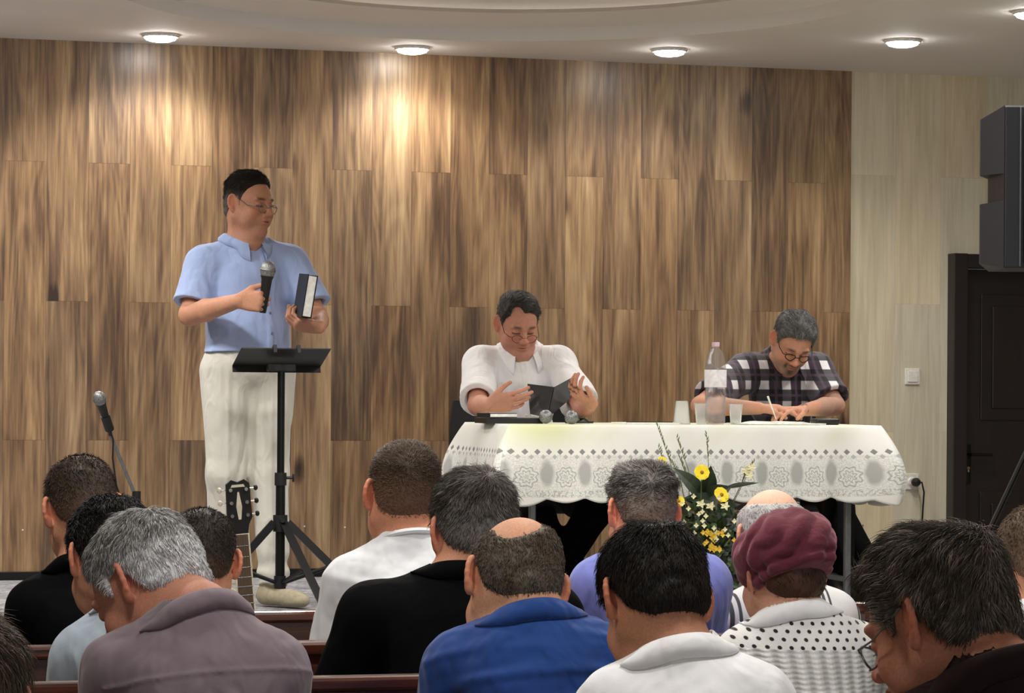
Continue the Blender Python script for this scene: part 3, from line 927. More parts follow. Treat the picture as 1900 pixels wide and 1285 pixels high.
# microphone on its stand, left
tipp = at(181, 728, 11.3); bas = at(203, 795, 11.42)
d_ = unit(tipp-bas); bas = tipp-d_*.178
microphone(bas, tipp, 'wired vocal microphone with pale grille on the microphone stand at the left')
jt = at(205, 806, 11.46); foot = at(252, 1085, 11.5); foot[2] = STAGE
r = empty('microphone_stand', (foot[0], foot[1], STAGE)); tag(r, 'black microphone stand with a slanting boom behind the seated men at the left', 'microphone stand')
F3 = Vector(foot)
def rel(p): return tuple(Vector(p)-Vector((F3.x, F3.y, STAGE)))
elb = at(232, 915, 11.5); top = v3(foot[0], foot[1], elb[2]-.02)
MB().tube([(0, 0, .02), (0, 0, top[2]-STAGE)], .010, 12).build('pole', M_blackmetal, r, smooth=True)
MB().tube([(0, -.0, top[2]-STAGE-.05), (0, 0, top[2]-STAGE+.03)], .018, 12).build('clutch', M_black, r, smooth=True)
e2 = lerp(jt, top, 1.12)
MB().tube([rel(jt), rel(e2)], .0075, 10).build('boom', M_steel, r, smooth=True)
MB().tube([rel(lerp(bas, tipp, -.10)), rel(lerp(bas, tipp, .32))], .019, 14).tube([rel(jt), rel(lerp(bas, tipp, .06))], .009, 10).build('microphone_clip', M_black, r, smooth=True)
cabl = [rel(lerp(bas, tipp, -.04)), rel(at(210, 815, 11.44)), rel(at(209, 850, 11.44)), rel(at(216, 900, 11.46)), rel(at(236, 960, 11.5)), rel(at(246, 1050, 11.45))]
MB().tube(cabl, .0035, 8).build('cable', M_black, r, smooth=True)
for a in (90, 210, 330):
    c, s_ = math.cos(math.radians(a)), math.sin(math.radians(a))
    MB().tube([(0, 0, .10), (c*.28, s_*.28, .012)], .008, 8).build('leg', M_blackmetal, r, smooth=True)

# ------------------------------------------------------------------ guitar on its stand, on the floor before the platform
gt = at(434, 917, 8.6); nut = at(447, 990, 8.6); low = at(457, 1131, 8.62)
ax_ = unit(nut-low); gfr = unit(v3(-.04, -1, 0)-ax_*np.dot(v3(-.04, -1, 0), ax_)); gsd = np.cross(gfr, ax_)
# local frame: x side, y face normal towards the room, z along the neck
end = nut-ax_*(.645+.17)
GM = frame_M(Vector(end), Vector(gsd), Vector(gfr), Vector(ax_))
gO = Vector(end)
G0 = GM.copy(); G0.translation = (0, 0, 0)
g = empty('acoustic_guitar', gO); g.rotation_euler = G0.to_euler(); tag(g, 'acoustic guitar with black headstock and bound fretboard standing before the platform', 'guitar')
t = NT('spruce'); x, y, z = t.sep(t.coord()); t.set(color=t.mixc(t.noise(t.comb(x, 0, t.math('MULTIPLY', z, .03)), 200, 3), S(196, 150, 92), S(214, 172, 116)), rough=.25, coat=.4); M_spruce = t.m
M_mahog = plain('mahogany', S(92, 46, 30), .3)
M_fret = plain('rosewood_fretboard', S(104, 84, 66), .5, bscale=90)
M_ivory = plain('ivory_binding', S(226, 220, 200), .4)
M_chrome = plain('chrome', S(225, 225, 225), .15, .9)
out = []
for i in range(64):
    a = 2*math.pi*i/64; zc = math.cos(a); q = .245-.245*zc
    w = .195*math.sin(a)*(1-.16*math.cos(a*1))*(1-.30*math.exp(-((q-.285)/.075)**2))*(1-.18*(q > .285)*min(1, (q-.285)/.1))
    out.append((w, q))
MX = Matrix(((1, 0, 0, 0), (0, 0, 1, 0), (0, 1, 0, 0), (0, 0, 0, 1)))
MB().prism(out, -.10, -.003, MX).build('body', M_mahog, g, smooth=True)
MB().prism(out, -.003, .0, MX).build('soundboard', M_spruce, g)
MB().lathe([(0, 0), (.05, 0), (.05, .0015), (0, .0015)], M=Matrix.Translation((0, .0005, .33)) @ Matrix.Rotation(math.radians(-90), 4, 'X'), n=40).build('sound_hole', M_black, g)
MB().box((0, .006, .165), (.16, .012, .022), bevel=.004).build('bridge', M_fret, g)
zn = .815
m = MB(); m.prism([(-.0275, .40), (.0275, .40), (.0215, zn), (-.0215, zn)], -.022, .004, MX); m.build('neck', M_mahog, g)
MB().prism([(-.0275, .40), (.0275, .40), (.0215, zn), (-.0215, zn)], .004, .009, MX).build('fretboard', M_fret, g)
m = MB()
for sx in (-1, 1): m.prism([(sx*.0285-.0022, .40), (sx*.0285+.0022, .40), (sx*.0222+.0022, zn), (sx*.0222-.0022, zn)], .003, .0100, MX)
m.build('binding', M_ivory, g)
fr = []; L_ = .645
for i in range(0, 16):
    zz = zn-L_*(1-2**(-i/12)); w = .0222+.006*(zn-zz)/.4
    m = MB().tube([(-w, .0105, zz), (w, .0105, zz)], .0016, 6); m.build('fret', M_ivory if i == 0 else M_steel, g)
    if i in (3, 5, 7, 9, 12, 15):
        zp = zn-L_*(1-2**(-(i-.5)/12))
        MB().box((0, .0098, zp), (.009, .002, .009), M=Matrix.Translation((0, .0095, zp)) @ Matrix.Rotation(.785, 4, 'Y') @ Matrix.Diagonal((.009, .002, .009, 1))).build('inlay', M_ivory, g)
hs_ = [(-.022, zn), (.022, zn), (.028, zn+.03), (.039, zn+.05), (.036, zn+.155), (.020, zn+.168), (.0, zn+.160), (-.020, zn+.168), (-.036, zn+.155), (-.039, zn+.05), (-.028, zn+.03)]
MB().prism(hs_, -.012, .004, MX).build('headstock', M_black, g)
m = MB().prism([(-.022, zn+.145), (.022, zn+.145), (.018, zn+.153), (-.018, zn+.153)], .004, .0055, MX)
m.build('inlaid_mark', M_ivory, g)
MB().prism([(-.004, zn+.045), (.004, zn+.045), (.009, zn+.085), (.0025, zn+.13), (-.0025, zn+.13), (-.009, zn+.085)], .004, .0055, MX).build('inlaid_leaf', M_ivory, g)
for sx in (-1, 1):
    for j in range(3):
        zz = zn+.058+j*.040
        tm = MB().tube([(sx*.024, .003, zz), (sx*.024, .016, zz)], .0055, 10).tube([(sx*.03, -.008, zz), (sx*.052, -.008, zz)], .0028, 8)
        tm = tm.build('tuning_machine', M_chrome, g, smooth=True)
        MB().ball((sx*.056, -.008, zz), .009, 12, (.8, .6, 1)).build('tuner_button', M_ivory if sx > 0 else M_black, tm, smooth=True)
for j in range(6):
    xx = -.0175+.007*j
    MB().tube([(xx*1.5, .012, .165), (xx, .0125, zn)], .0006, 4).build('string', M_steel, g)
gl = gO
r = empty('guitar_stand', (gl.x, gl.y, 0)); tag(r, 'black tubular stand that carries the acoustic guitar', 'guitar stand')
m = MB()
for sx in (-1, 1): m.tube([(sx*.05, .14, .42), (sx*.09, .10, .10), (sx*.17, -.16, .012)], .009, 8)
m.tube([(0, .14, .50), (0, .16, .30), (0, .30, .012)], .009, 8)
m.tube([(-.05, .14, .42), (.05, .14, .42)], .009, 8)
m.build('stand_frame', M_blackmetal, r, smooth=True)
for sx in (-1, 1): MB().tube([(sx*.085, .13, .16), (sx*.085, -.01, .045+.0), (sx*.085, -.03, .08)], .009, 8).build('cradle_arm', M_black, r, smooth=True)

# ------------------------------------------------------------------ loudspeaker on its tripod
SD = 9.6
c0 = at(1831, 345, SD)
t = NT('speaker_cabinet'); nn_ = t.noise(t.coord(), 500, 2); t.set(color=S(30, 32, 38), rough=.5); t.bump(nn_, .3, .001); M_cab = t.m
t = NT('speaker_grille'); vo = t.n('ShaderNodeTexVoronoi'); t.link(t.coord(), vo.inputs[0]); vo.inputs['Scale'].default_value = 260
t.set(color=t.mixc(t.maprange(vo.outputs['Distance'], .2, .5), S(26, 28, 34), S(8, 8, 10)), rough=.5, metal=.2); M_grl = t.m
k_ = 5200/SD
so = at(1831, 497, SD)
Hh = 302/k_
sp = empty('loudspeaker', tuple(so), -YAW); tag(sp, 'black public address loudspeaker cut by the right frame edge, mounted high on a tripod', 'loudspeaker')
def hexa(m, pts):
    vs = [m.bm.verts.new(q) for q in pts]
    for f in ((0, 1, 2, 3), (7, 6, 5, 4), (0, 4, 5, 1), (1, 5, 6, 2), (2, 6, 7, 3), (3, 7, 4, 0)): m.bm.faces.new([vs[i] for i in f])
    return m
def flank(m, xr, z0f, z1f, z0r, z1r):
    return hexa(m, [(.058, 0, z0f), (.058, .30, z0f), (xr, .17, z0r), (xr, .15, z0r), (.058, 0, z1f), (.058, .30, z1f), (xr, .17, z1r), (xr, .15, z1r)])
m = MB(); flank(m, .002, .0, .232, .022, .228); flank(m, .002, .325, Hh, .328, Hh-.034)
m.box((.235, .15, Hh/2), (.354, .30, Hh), bevel=.006)
m.build('cabinet', M_cab, sp)
m = MB(); flank(m, .030, .225, .332, .229, .328); m.build('handle_recess', M_black, sp)
MB().box((.26, -.006, Hh/2), (.27, .012, Hh-.03), bevel=.004).build('front_grille', M_grl, sp)
MB().box((.112, -.008, Hh/2), (.004, .010, Hh-.012), bevel=.001).build('edge_highlight', plain('edge_highlight_grey', S(92, 94, 98), .4), sp)  # lighter strip in place of the highlight along the grille edge
px_ = so+RT*.24+FW*.15
r = empty('speaker_stand', (px_[0], px_[1], 0), -YAW); tag(r, 'black tripod stand under the loudspeaker beside the door, mostly outside the picture', 'speaker stand')
zb = so[2]
MB().tube([(0, 0, .12), (0, 0, zb+.0)], .018, 14).build('pole', M_blackmetal, r, smooth=True)
MB().tube([(0, 0, 1.22), (0, 0, 1.32)], .03, 14).build('collar', M_black, r, smooth=True)
for a in (180, 60, 300):
    c, s_ = math.cos(math.radians(a)), math.sin(math.radians(a))
    MB().tube([(c*.02, s_*.02, 1.27), (c*.60, s_*.60, .012)], .010, 8).build('leg', M_blackmetal, r, smooth=True)
    MB().tube([(0, 0, .16), (c*.30, s_*.30, .64)], .006, 6).build('brace', M_blackmetal, r, smooth=True)

# ------------------------------------------------------------------ things on the table
TC = tb.location; TOPZ = STAGE+.7535
def on_table(px, back=.15):
    """a point on the cloth: pixel column px, 'back' metres behind the front edge"""
    y = TY0+back
    q = on_y(px, 780, y); return v3(q[0], y, TOPZ)
M_pet = NT('clear_pet'); M_pet.set(color=(.90, .93, .97), trans=.85, rough=.08, ior=1.12, alpha=.42, spec=1.0); M_pet = M_pet.m
M_cup = NT('translucent_plastic'); M_cup.set(color=(.93, .94, .94), trans=.75, rough=.25, ior=1.2, alpha=.8); M_cup = M_cup.m
M_labelp = plain('white_paper_label', S(240, 238, 244), .4)
q = on_table(1327, .16); Hb = .335
pf = [(0, .006), (.020, .004), (.034, .0), (.041, .010), (.042, .04), (.040, .07), (.0425, .10), (.0425, .145), (.0445, .15), (.0445, .225), (.0425, .232), (.041, .255), (.034, .285), (.024, .303), (.015, .312), (.0135, .318), (.0135, .330), (0, .330)]
b = MB().lathe(pf, n=40).build('water_bottle', M_pet, smooth=True); b.location = q
tag(b, 'large clear plastic water bottle with white label standing on the table', 'bottle')
MB().lathe([(0, .012), (.0385, .012), (.039, .04), (.037, .07), (.0395, .10), (.0395, .118), (0, .118)], n=32).build('water', M_pet, b, smooth=True)
MB().lathe([(.0452, .152), (.0455, .153), (.0455, .222), (.0452, .223)], n=40).build('paper_label', M_labelp, b, smooth=True)
MB().lathe([(.0, .318), (.0155, .318), (.0155, .334), (.014, .336), (0, .336)], n=24).build('bottle_cap', plain('pink_cap', S(222, 190, 206), .4), b, smooth=True)
def cup(px, back, label, up=True, h=.092, s=1.):
    q = on_table(px, back)
    if up: pr = [(0, 0), (.024, 0), (.025, .003), (.034, h), (.0365, h+.001), (.0335, h-.001), (.0235, .005), (0, .005)]
    else: pr = [(.035, 0), (.0365, .001), (.034, .006), (.0255, h-.003), (.023, h), (0, h), (0, h-.002), (.022, h-.002), (.033, .004)]
    o = MB().lathe([(a*s, b_) for a, b_ in pr], n=32).build('plastic_cup', M_cup, smooth=True); o.location = q
    tag(o, label, 'cup', 'clear plastic cups on the table'); return o
cup(1265, .20, 'upside-down stack of pale plastic cups beside the water bottle', False, .095)
cup(1303, .26, 'clear plastic cup half hidden behind the water bottle', True, .085)
cup(1365, .20, 'small clear plastic cup standing nearest the writing man', True, .082, .85)
def book(name, c, size, rz, cover, page, label, cat, opened=False):
    o = empty(name, tuple(c), rz); tag(o, label, cat)
    w, d, h = size
    MB().box((0, 0, h/2), (w, d, h), bevel=.001).build('cover', cover, o)
    if page: MB().box((0, -.002, h/2), (w-.004, d+.0005, h-.006)).build('pages', page, o)
    return o
M_paper = plain('paper', S(236, 236, 232), .8)
M_leather = plain('black_leather', S(20, 20, 22), .4, bump=.2, bscale=400)
q = on_table(944, .30); book('book', q, (.24, .17, .022), .02, M_leather, None, 'flat black folder lying on the cloth before the reading man', 'folder')
q = on_table(922, .27)+v3(0, 0, .0235); o = book('book', q, (.13, .10, .018), .3, M_leather, M_paper, 'small dark book with pale page edge lying on the black folder', 'book')
# two microphones lying on the cloth
a_ = on_table(1058, .10)+v3(0, 0, .027); b_ = a_+v3(.08, .155, -.004)
microphone(b_, a_, 'microphone lying on the table with its round grille to the room')
a_ = on_table(1014, .16)+v3(0, 0, .030); b_ = a_+v3(.03, .17, -.008)
microphone(b_, a_, 'second microphone lying on the table in front of the open book')
cb = MB().tube([tuple(on_table(1092, .24)+v3(0, 0, .006)), tuple(on_table(1083, .22)+v3(0, 0, .022)), tuple(on_table(1072, .25)+v3(0, 0, .012)), tuple(on_table(1050, .3)+v3(0, 0, .006)), tuple(on_table(1100, .35)+v3(0, 0, .006))], .0055, 8).build('loose_cable', M_black, smooth=True, origin=tuple(on_table(1090, .24)))
tag(cb, 'short loop of black cord on the cloth beside the lying microphone', 'cord')
q = on_table(1200, .26); o = MB().box((0, 0, .003), (.24, .19, .006)).build('paper_sheets', M_paper); o.location = q; o.rotation_euler = (0, 0, .05); tag(o, 'thin papers lying flat between the reading man and the cups', 'papers')
MB().box((.0, -.03, .0075), (.20, .01, .003)).build('pen', M_blackmetal, o)
q = on_table(1440, .17); o = empty('notebook', tuple(q), .06); tag(o, 'open white notebook under the hands of the writing man', 'notebook')
def page_mesh(sx):
    m = MB(); n = 10; A = []; B = []
    for i in range(n+1):
        f = i/n; x = sx*f*.175; z = .004+.012*math.sin(min(1, f*1.6)*math.pi)*.6+.002
        A.append([m.bm.verts.new((x, -.11, z)), m.bm.verts.new((x, .11, z))]); B.append([m.bm.verts.new((x, -.11, .001)), m.bm.verts.new((x, .11, .001))])
    for i in range(n):
        m.bm.faces.new((A[i][0], A[i][1], A[i+1][1], A[i+1][0])); m.bm.faces.new((B[i][0], B[i+1][0], B[i+1][1], B[i][1]))
        m.bm.faces.new((A[i][0], A[i+1][0], B[i+1][0], B[i][0])); m.bm.faces.new((A[i][1], B[i][1], B[i+1][1], A[i+1][1]))
    m.bm.faces.new((A[n][0], A[n][1], B[n][1], B[n][0]))
    return m
for sx in (-1, 1): page_mesh(sx).build('page_block', M_paper, o, smooth=True)
q = on_table(1531, .16); o = MB().box((0, 0, .013), (.105, .07, .026), bevel=.008, seg=3).build('glasses_case', M_leather, smooth=True); o.location = q
tag(o, 'small black case on the cloth at the writing man\'s elbow', 'case')

# ------------------------------------------------------------------ flowers in front of the table
FD = 11.02
FL = at(1310, 1060, FD); fl = v3(FL[0], FL[1], STAGE)
M_leaf = NT('leaf_green'); n = M_leaf.noise(M_leaf.coord(), 30, 2); M_leaf.set(color=M_leaf.mixc(n, S(22, 44, 18), S(60, 88, 34)), rough=.5); M_leaf = M_leaf.m
M_leaf2 = NT('leaf_dark'); n = M_leaf2.noise(M_leaf2.coord(), 30, 2); M_leaf2.set(color=M_leaf2.mixc(n, S(14, 26, 14), S(36, 56, 26)), rough=.5); M_leaf2 = M_leaf2.m
M_yel = NT('yellow_petal'); M_yel.set(color=S(238, 214, 26), rough=.55, sheen=.2); M_yel = M_yel.m
M_stem = plain('dry_stem', S(92, 96, 56), .6); M_cream = plain('cream_petal', S(228, 224, 180), .6); M_ybud = plain('small_yellow_bloom', S(222, 186, 60), .6)
r = empty('flower_arrangement', tuple(fl)); tag(r, 'flower arrangement of yellow blooms, dark leaves and thin grasses in front of the lace tablecloth', 'flowers')
MB().lathe([(0, 0), (.09, 0), (.10, .01), (.13, .17), (.135, .175), (.125, .175), (.10, .03), (0, .03)], n=32).build('pot', M_black, r, smooth=True)
def fpx(px, py, dd=0.): return Vector(at(px, py, FD+dd)-fl)
base = Vector((0, 0, .16))
rs = random.Random(11)
def leafm(m, p, d, n, L, W, fold=.25):
    d = Vector(d).normalized(); n = Vector(n); n = (n-d*n.dot(d)).normalized(); s_ = d.cross(n)
    N = 7; L_ = []; C_ = []; R_ = []
    for i in range(N+1):
        f = i/N; w = W*math.sin(math.pi*min(1, f**.75))*.5+.0004; q = p+d*(L*f)-n*(L*.25*f*f)
        C_.append(m.bm.verts.new(q)); L_.append(m.bm.verts.new(q+s_*w+n*w*fold)); R_.append(m.bm.verts.new(q-s_*w+n*w*fold))
    for i in range(N):
        m.bm.faces.new((C_[i], C_[i+1], L_[i+1], L_[i])); m.bm.faces.new((C_[i], R_[i], R_[i+1], C_[i+1]))
def rnd(): return Vector((rs.uniform(-1, 1), rs.uniform(-1, 1), rs.uniform(-1, 1)))
# small foliage mass
m = MB(); m2 = MB(); m3 = None
for i in range(620):
    px = rs.gauss(1312, 40); py = rs.uniform(945, 1085)
    if not (1240 < px < 1375): continue
    p = fpx(px, py, rs.uniform(-.10, .12)); d = (p-Vector((0, 0, .1))).normalized()*.6+rnd()*.7
    leafm(m if rs.random() < .5 else m2, p, d, Vector((0, -1, .5))+rnd()*.6, rs.uniform(.028, .055), rs.uniform(.018, .032))
m.build('foliage', M_leaf, r); m2.build('dark_foliage', M_leaf2, r)
# big leaves round the middle flower
m = MB()
for (x0, y0, x1, y1, w) in [(1305, 925, 1262, 864, .075), (1312, 925, 1352, 902, .075), (1308, 915, 1324, 870, .07), (1325, 930, 1275, 918, .06), (1330, 945, 1368, 932, .04), (1300, 940, 1278, 925, .05), (1252, 900, 1240, 882, .035),
                            (1345, 905, 1402, 890, .02), (1318, 955, 1280, 965, .05), (1335, 950, 1352, 985, .06)]:
    a, b_ = fpx(x0, y0, 0), fpx(x1, y1, -.05); leafm(m, a, b_-a, Vector((.2, -1, .5)), (b_-a).length, w)
m.build('broad_leaves', M_leaf2, r)
def bloom(px, py, sz, face, name='bloom'):
    c = fpx(px, py, -.09); n = Vector(face).normalized(); t_ = Vector((0, 0, 1)); u_ = t_.cross(n).normalized(); v_ = n.cross(u_)
    m = MB()
    for k in range(5):
        a = 2*math.pi*k/5+.3; d = u_*math.cos(a)+v_*math.sin(a)
        s_ = n.cross(d); prev = None
        for i in range(6):
            f = i/5; w = sz*(.12+.62*math.sin(math.pi*min(.93, .12+f*.78))); q = c+d*(sz*f)+n*(sz*(.35*f-.30*f*f))
            row = [m.bm.verts.new(q+s_*w*g+n*(abs(g)*sz*.08)) for g in (-1, -.4, .4, 1)]
            if prev:
                for j in range(3): m.bm.faces.new((prev[j], prev[j+1], row[j+1], row[j]))
            prev = row
    o = m.build(name, M_yel, r, smooth=True)
    MB().ball(c+n*.004, sz*.24, 10).build('flower_centre', plain('ochre_centre', S(150, 110, 20), .7), o, smooth=True)
    MB().tube([c-n*.003, lerp(c-n*.05, base, .3), base], .0022, 6).build('stalk', M_stem, o, smooth=True)
bloom(1302, 876, .030, (-.1, -1, .25)); bloom(1338, 918, .032, (.25, -1, .5)); bloom(1228, 855, .018, (-.5, -1, .3))
bloom(1260, 930, .022, (-.4, -1, .4)); bloom(1252, 922, .018, (-.8, -.8, .3))
# thin grasses
m = MB()
for (x, y, bx, dd) in [(1218, 785, 1262, .05), (1222, 830, 1250, .0), (1311, 806, 1310, .05), (1256, 812, 1290, .1), (1262, 850, 1282, .05), (1385, 878, 1350, 0), (1398, 858, 1352, .02), (1240, 845, 1275, 0)]:
    a = fpx(x, y, dd); b_ = fpx(bx, 950, 0); mid = (a+b_)/2+Vector((.01, 0, .02)); m.tube([base, b_, mid, a], [.0022, .0020, .0016, .0009], 5)
    for q in range(9):
        p = a.lerp(mid, q/12); leafm(m, p, Vector((rs.uniform(-.5, .5), -.2, 1)), Vector((0, -1, 0)), .018, .004)
m.build('grass_stems', M_stem, r)
m = MB(); 
for i in range(46):
    px, py = (rs.gauss(1322, 14), rs.uniform(985, 1020)) if i < 28 else (rs.gauss(1310, 30), rs.uniform(920, 1010))
    mm = m if i < 28 else m3
    p = fpx(px, py, -.12)
    if i >= 28: mm = MB()
    for k in range(4): leafm(mm, p, Vector((math.cos(k*1.57), -.5, math.sin(k*1.57))), Vector((0, -1, 0)), .011, .009)
    if i >= 28: mm.build('cream_floret', M_cream, r)
m.build('small_yellow_blooms', M_ybud, r)
for (x, y) in [(1300, 934), (1318, 938), (1262, 978), (1384, 872), (1394, 866), (1390, 880), (1345, 938)]:
    m3 = MB()
    for k in range(5): leafm(m3, fpx(x, y, -.10), Vector((math.cos(k*1.25), -.3, math.sin(k*1.25)*.6)), Vector((0, -1, .3)), .020, .012)
    m3.build('cream_bloom', M_cream, r)
# ------------------------------------------------------------------ people: shared builders
def head_R(yaw, pitch=0, roll=0):
    """columns: side, face direction, up. yaw 0 looks at the stage wall; pitch > 0 looks down; roll > 0 tips the crown to the side axis"""
    a, p, r = (math.radians(q) for q in (yaw, pitch, roll))
    f0 = v3(math.sin(a), math.cos(a), 0); sd = v3(math.cos(a), -math.sin(a), 0); z = v3(0, 0, 1)
    f = math.cos(p)*f0-math.sin(p)*z; u = math.sin(p)*f0+math.cos(p)*z
    s2 = math.cos(r)*sd-math.sin(r)*u; u2 = math.sin(r)*sd+math.cos(r)*u
    return np.stack([s2, f, u2], 1)
def hp(C, R, s, q): return np.asarray(C)+R@(np.asarray(q, float)*s)

def add_head(F, C, R, s=1., fat=1., full=True):
    T = lambda *q: hp(C, R, s, q)
    E = lambda c, r, k=.02, cut=False: F.ell(T(*c), np.asarray(r)*s, R, k*s, cut)
    K = lambda a, b, ra, rb, k=.02, cut=False: F.cone(T(*a), T(*b), ra*s, rb*s, k*s, cut=cut)
    E((0, -.012, .035), (.074, .094, .085), 0)
    E((0, -.028, -.02), (.064, .070, .068), .03)
    E((0, .022, -.01), (.063*fat, .070, .092), .03)
    for sx in (-1, 1):
        K((sx*.052*fat, .002, -.052), (sx*.012, .068, -.096), .019*fat, .016, .03)
        E((sx*.040*fat, .060, -.036), (.027, .024, .028), .02)
        E((sx*.045*fat, .040, -.065), (.022*fat, .026, .026), .02)
        E((sx*.030, .100, .007), (.019, .017, .0125), .010, True)
        E((sx*.031, .0775, .004), (.0155, .0135, .0115), .002)
        K((sx*.010, .0905, .0235), (sx*.046, .078, .026), .0095, .0075, .009)
        E((sx*.0145, .103, -.031), (.0095, .011, .008), .005)
        K((sx*.020, .098, -.034), (sx*.034, .088, -.066), .0024, .0024, .010, True)
        # ear
        b = v3(sx*.0745, -.004, .002); u = unit((sx*.70, -.71, 0)); z = unit((0, -.18, 1.)); nn = np.cross(u, z)
        c0 = b+u*.011
        Re = R@np.stack([u, z, nn], 1)
        F.ell(hp(C, R, s, c0), v3(.0155, .027, .0042)*s, Re, .006*s)
        pts = [c0+u*.0165*math.cos(t)+z*.0305*math.sin(t) for t in np.linspace(math.radians(-95), math.radians(195), 11)]
        for a, c in zip(pts, pts[1:]): K(a, c, .0052, .0052, .003)
        K(c0-z*.022+u*.004, c0-z*.032+u*.001, .0078, .0072, .006)
    K((0, .090, .016), (0, .1105, -.024), .0078, .0125, .010)
    E((0, .1165, -.026), (.0125, .0110, .0105), .006)
    E((0, .073, -.100), (.022, .021, .018), .02)
    E((0, .083, -.055), (.027, .018, .020), .02)
    E((0, .1005, -.0550), (.023, .0075, .0055), .003)
    E((0, .0990, -.0665), (.020, .0080, .0062), .003)
    K((-.021, .103, -.0607), (.021, .103, -.0607), .0022, .0022, .002, True)

def skin_cols(V, C, R, s, base, o):
    """natural colour differences of skin plus painted eye-socket shade: redder ears, nose and lips, brows, stubble"""
    q = ((V-C)@R)/s
    n = wob(V, 5, 14)[:, None]
    col_ = np.tile(np.asarray(base), (len(V), 1))*(1+.06*n)
    def blend(w, c): col_[:] = col_*(1-w[:, None])+np.asarray(c)*w[:, None]
    g = lambda c, r: np.exp(-(((q-np.asarray(c))/np.asarray(r))**2).sum(1))
    red = np.asarray(base)*v3(1.12, .72, .68)
    for sx in (-1, 1):
        blend(.75*g((sx*.09, -.02, 0), (.018, .025, .04)), red)
        blend(.5*g((sx*.045, .07, -.03), (.02, .03, .02)), red)
        if 'brow' in o:
            m = np.exp(-((q[:, 0]*sx-.031)/.017)**4)*np.exp(-((q[:, 2]-.027-.10*(.031-q[:, 0]*sx)*0)/.0055)**2)*(q[:, 1] > .06)
            blend(.9*m, o['brow'])
        if 'lid_shade' in o:  # dark lid line and eye-socket shade painted into the skin
            m = (np.abs(q[:, 0]*sx-.031) < .016)*np.exp(-((q[:, 2]+.001)/.0042)**2)*(q[:, 1] > .07)
            blend(.85*m, o['lid_shade'])
            blend(.35*g((sx*.031, .085, .010), (.018, .02, .010)), red*.7)
    blend(.55*g((0, .115, -.025), (.016, .014, .014)), red)
    blend(.9*g((0, .105, -.060), (.024, .012, .0085)), np.asarray(base)*v3(.95, .50, .50))
    blend(.9*g((0, .103, -.0607), (.022, .012, .0022)), v3(.05, .015, .015))
    if 'beard' in o:
        c, amt = o['beard']
        m = 1/(1+np.exp((q[:, 2]+.045-.5*np.abs(q[:, 0])*0)/.006))*(q[:, 1] > -.02)*(q[:, 2] > -.14)
        blend(amt*m, c)
    if 'stache' in o:
        m = g((0, .104, -.046), (.027, .02, .0065))+g((.027, .09, -.06), (.007, .02, .018))+g((-.027, .09, -.06), (.007, .02, .018))+g((0, .09, -.09), (.02, .03, .018))
        blend(np.clip(m, 0, 1)*.95, o['stache'])
    if 'scalp' in o:
        c, amt = o['scalp']
        m = (scalp_mask(q) > 0)*1.0
        blend(amt*m, c)
    return col_

ZL = ([-.13, -.07, -.042, -.030, -.014, .012, .024, .034, .052, .074, .11],
      [-.078, -.074, -.040, -.005, .024, .028, -.008, .030, .060, .082, .092])
def scalp_mask(q, hl=0., nape=0.):
    zl = np.interp(q[:, 1]-hl*np.clip(q[:, 1]/.08, 0, 1), ZL[0], ZL[1])
    zl = zl+nape*np.clip(-(q[:, 1]+.03)/.04, 0, 1)
    return q[:, 2]-zl

M_vc = {}
def vcol_mat(name, rough=.6, spec=.3, sheen=0., bump=0, bscale=200, sss=0.):
    if name in M_vc: return M_vc[name]
    t = NT(name)
    a = t.n('ShaderNodeAttribute'); a.attribute_name = 'col'
    nz = t.noise(t.coord(), bscale, 3)
    c = t.mixc(t.maprange(nz, .3, .7), (.88, .88, .88), (1.1, 1.1, 1.1))
    c = t.mixc(1.0, a.outputs['Color'], c, 'MULTIPLY')
    t.set(color=c, rough=rough, spec=spec, sheen=sheen)
    if sss:
        t.b.inputs['Subsurface Weight'].default_value = sss
        t.b.inputs['Subsurface Radius'].default_value = (.012, .004, .002)
        t.b.inputs['Subsurface Scale'].default_value = 1.0
    if bump: t.bump(nz, bump, .002)
    M_vc[name] = t.m
    return t.m

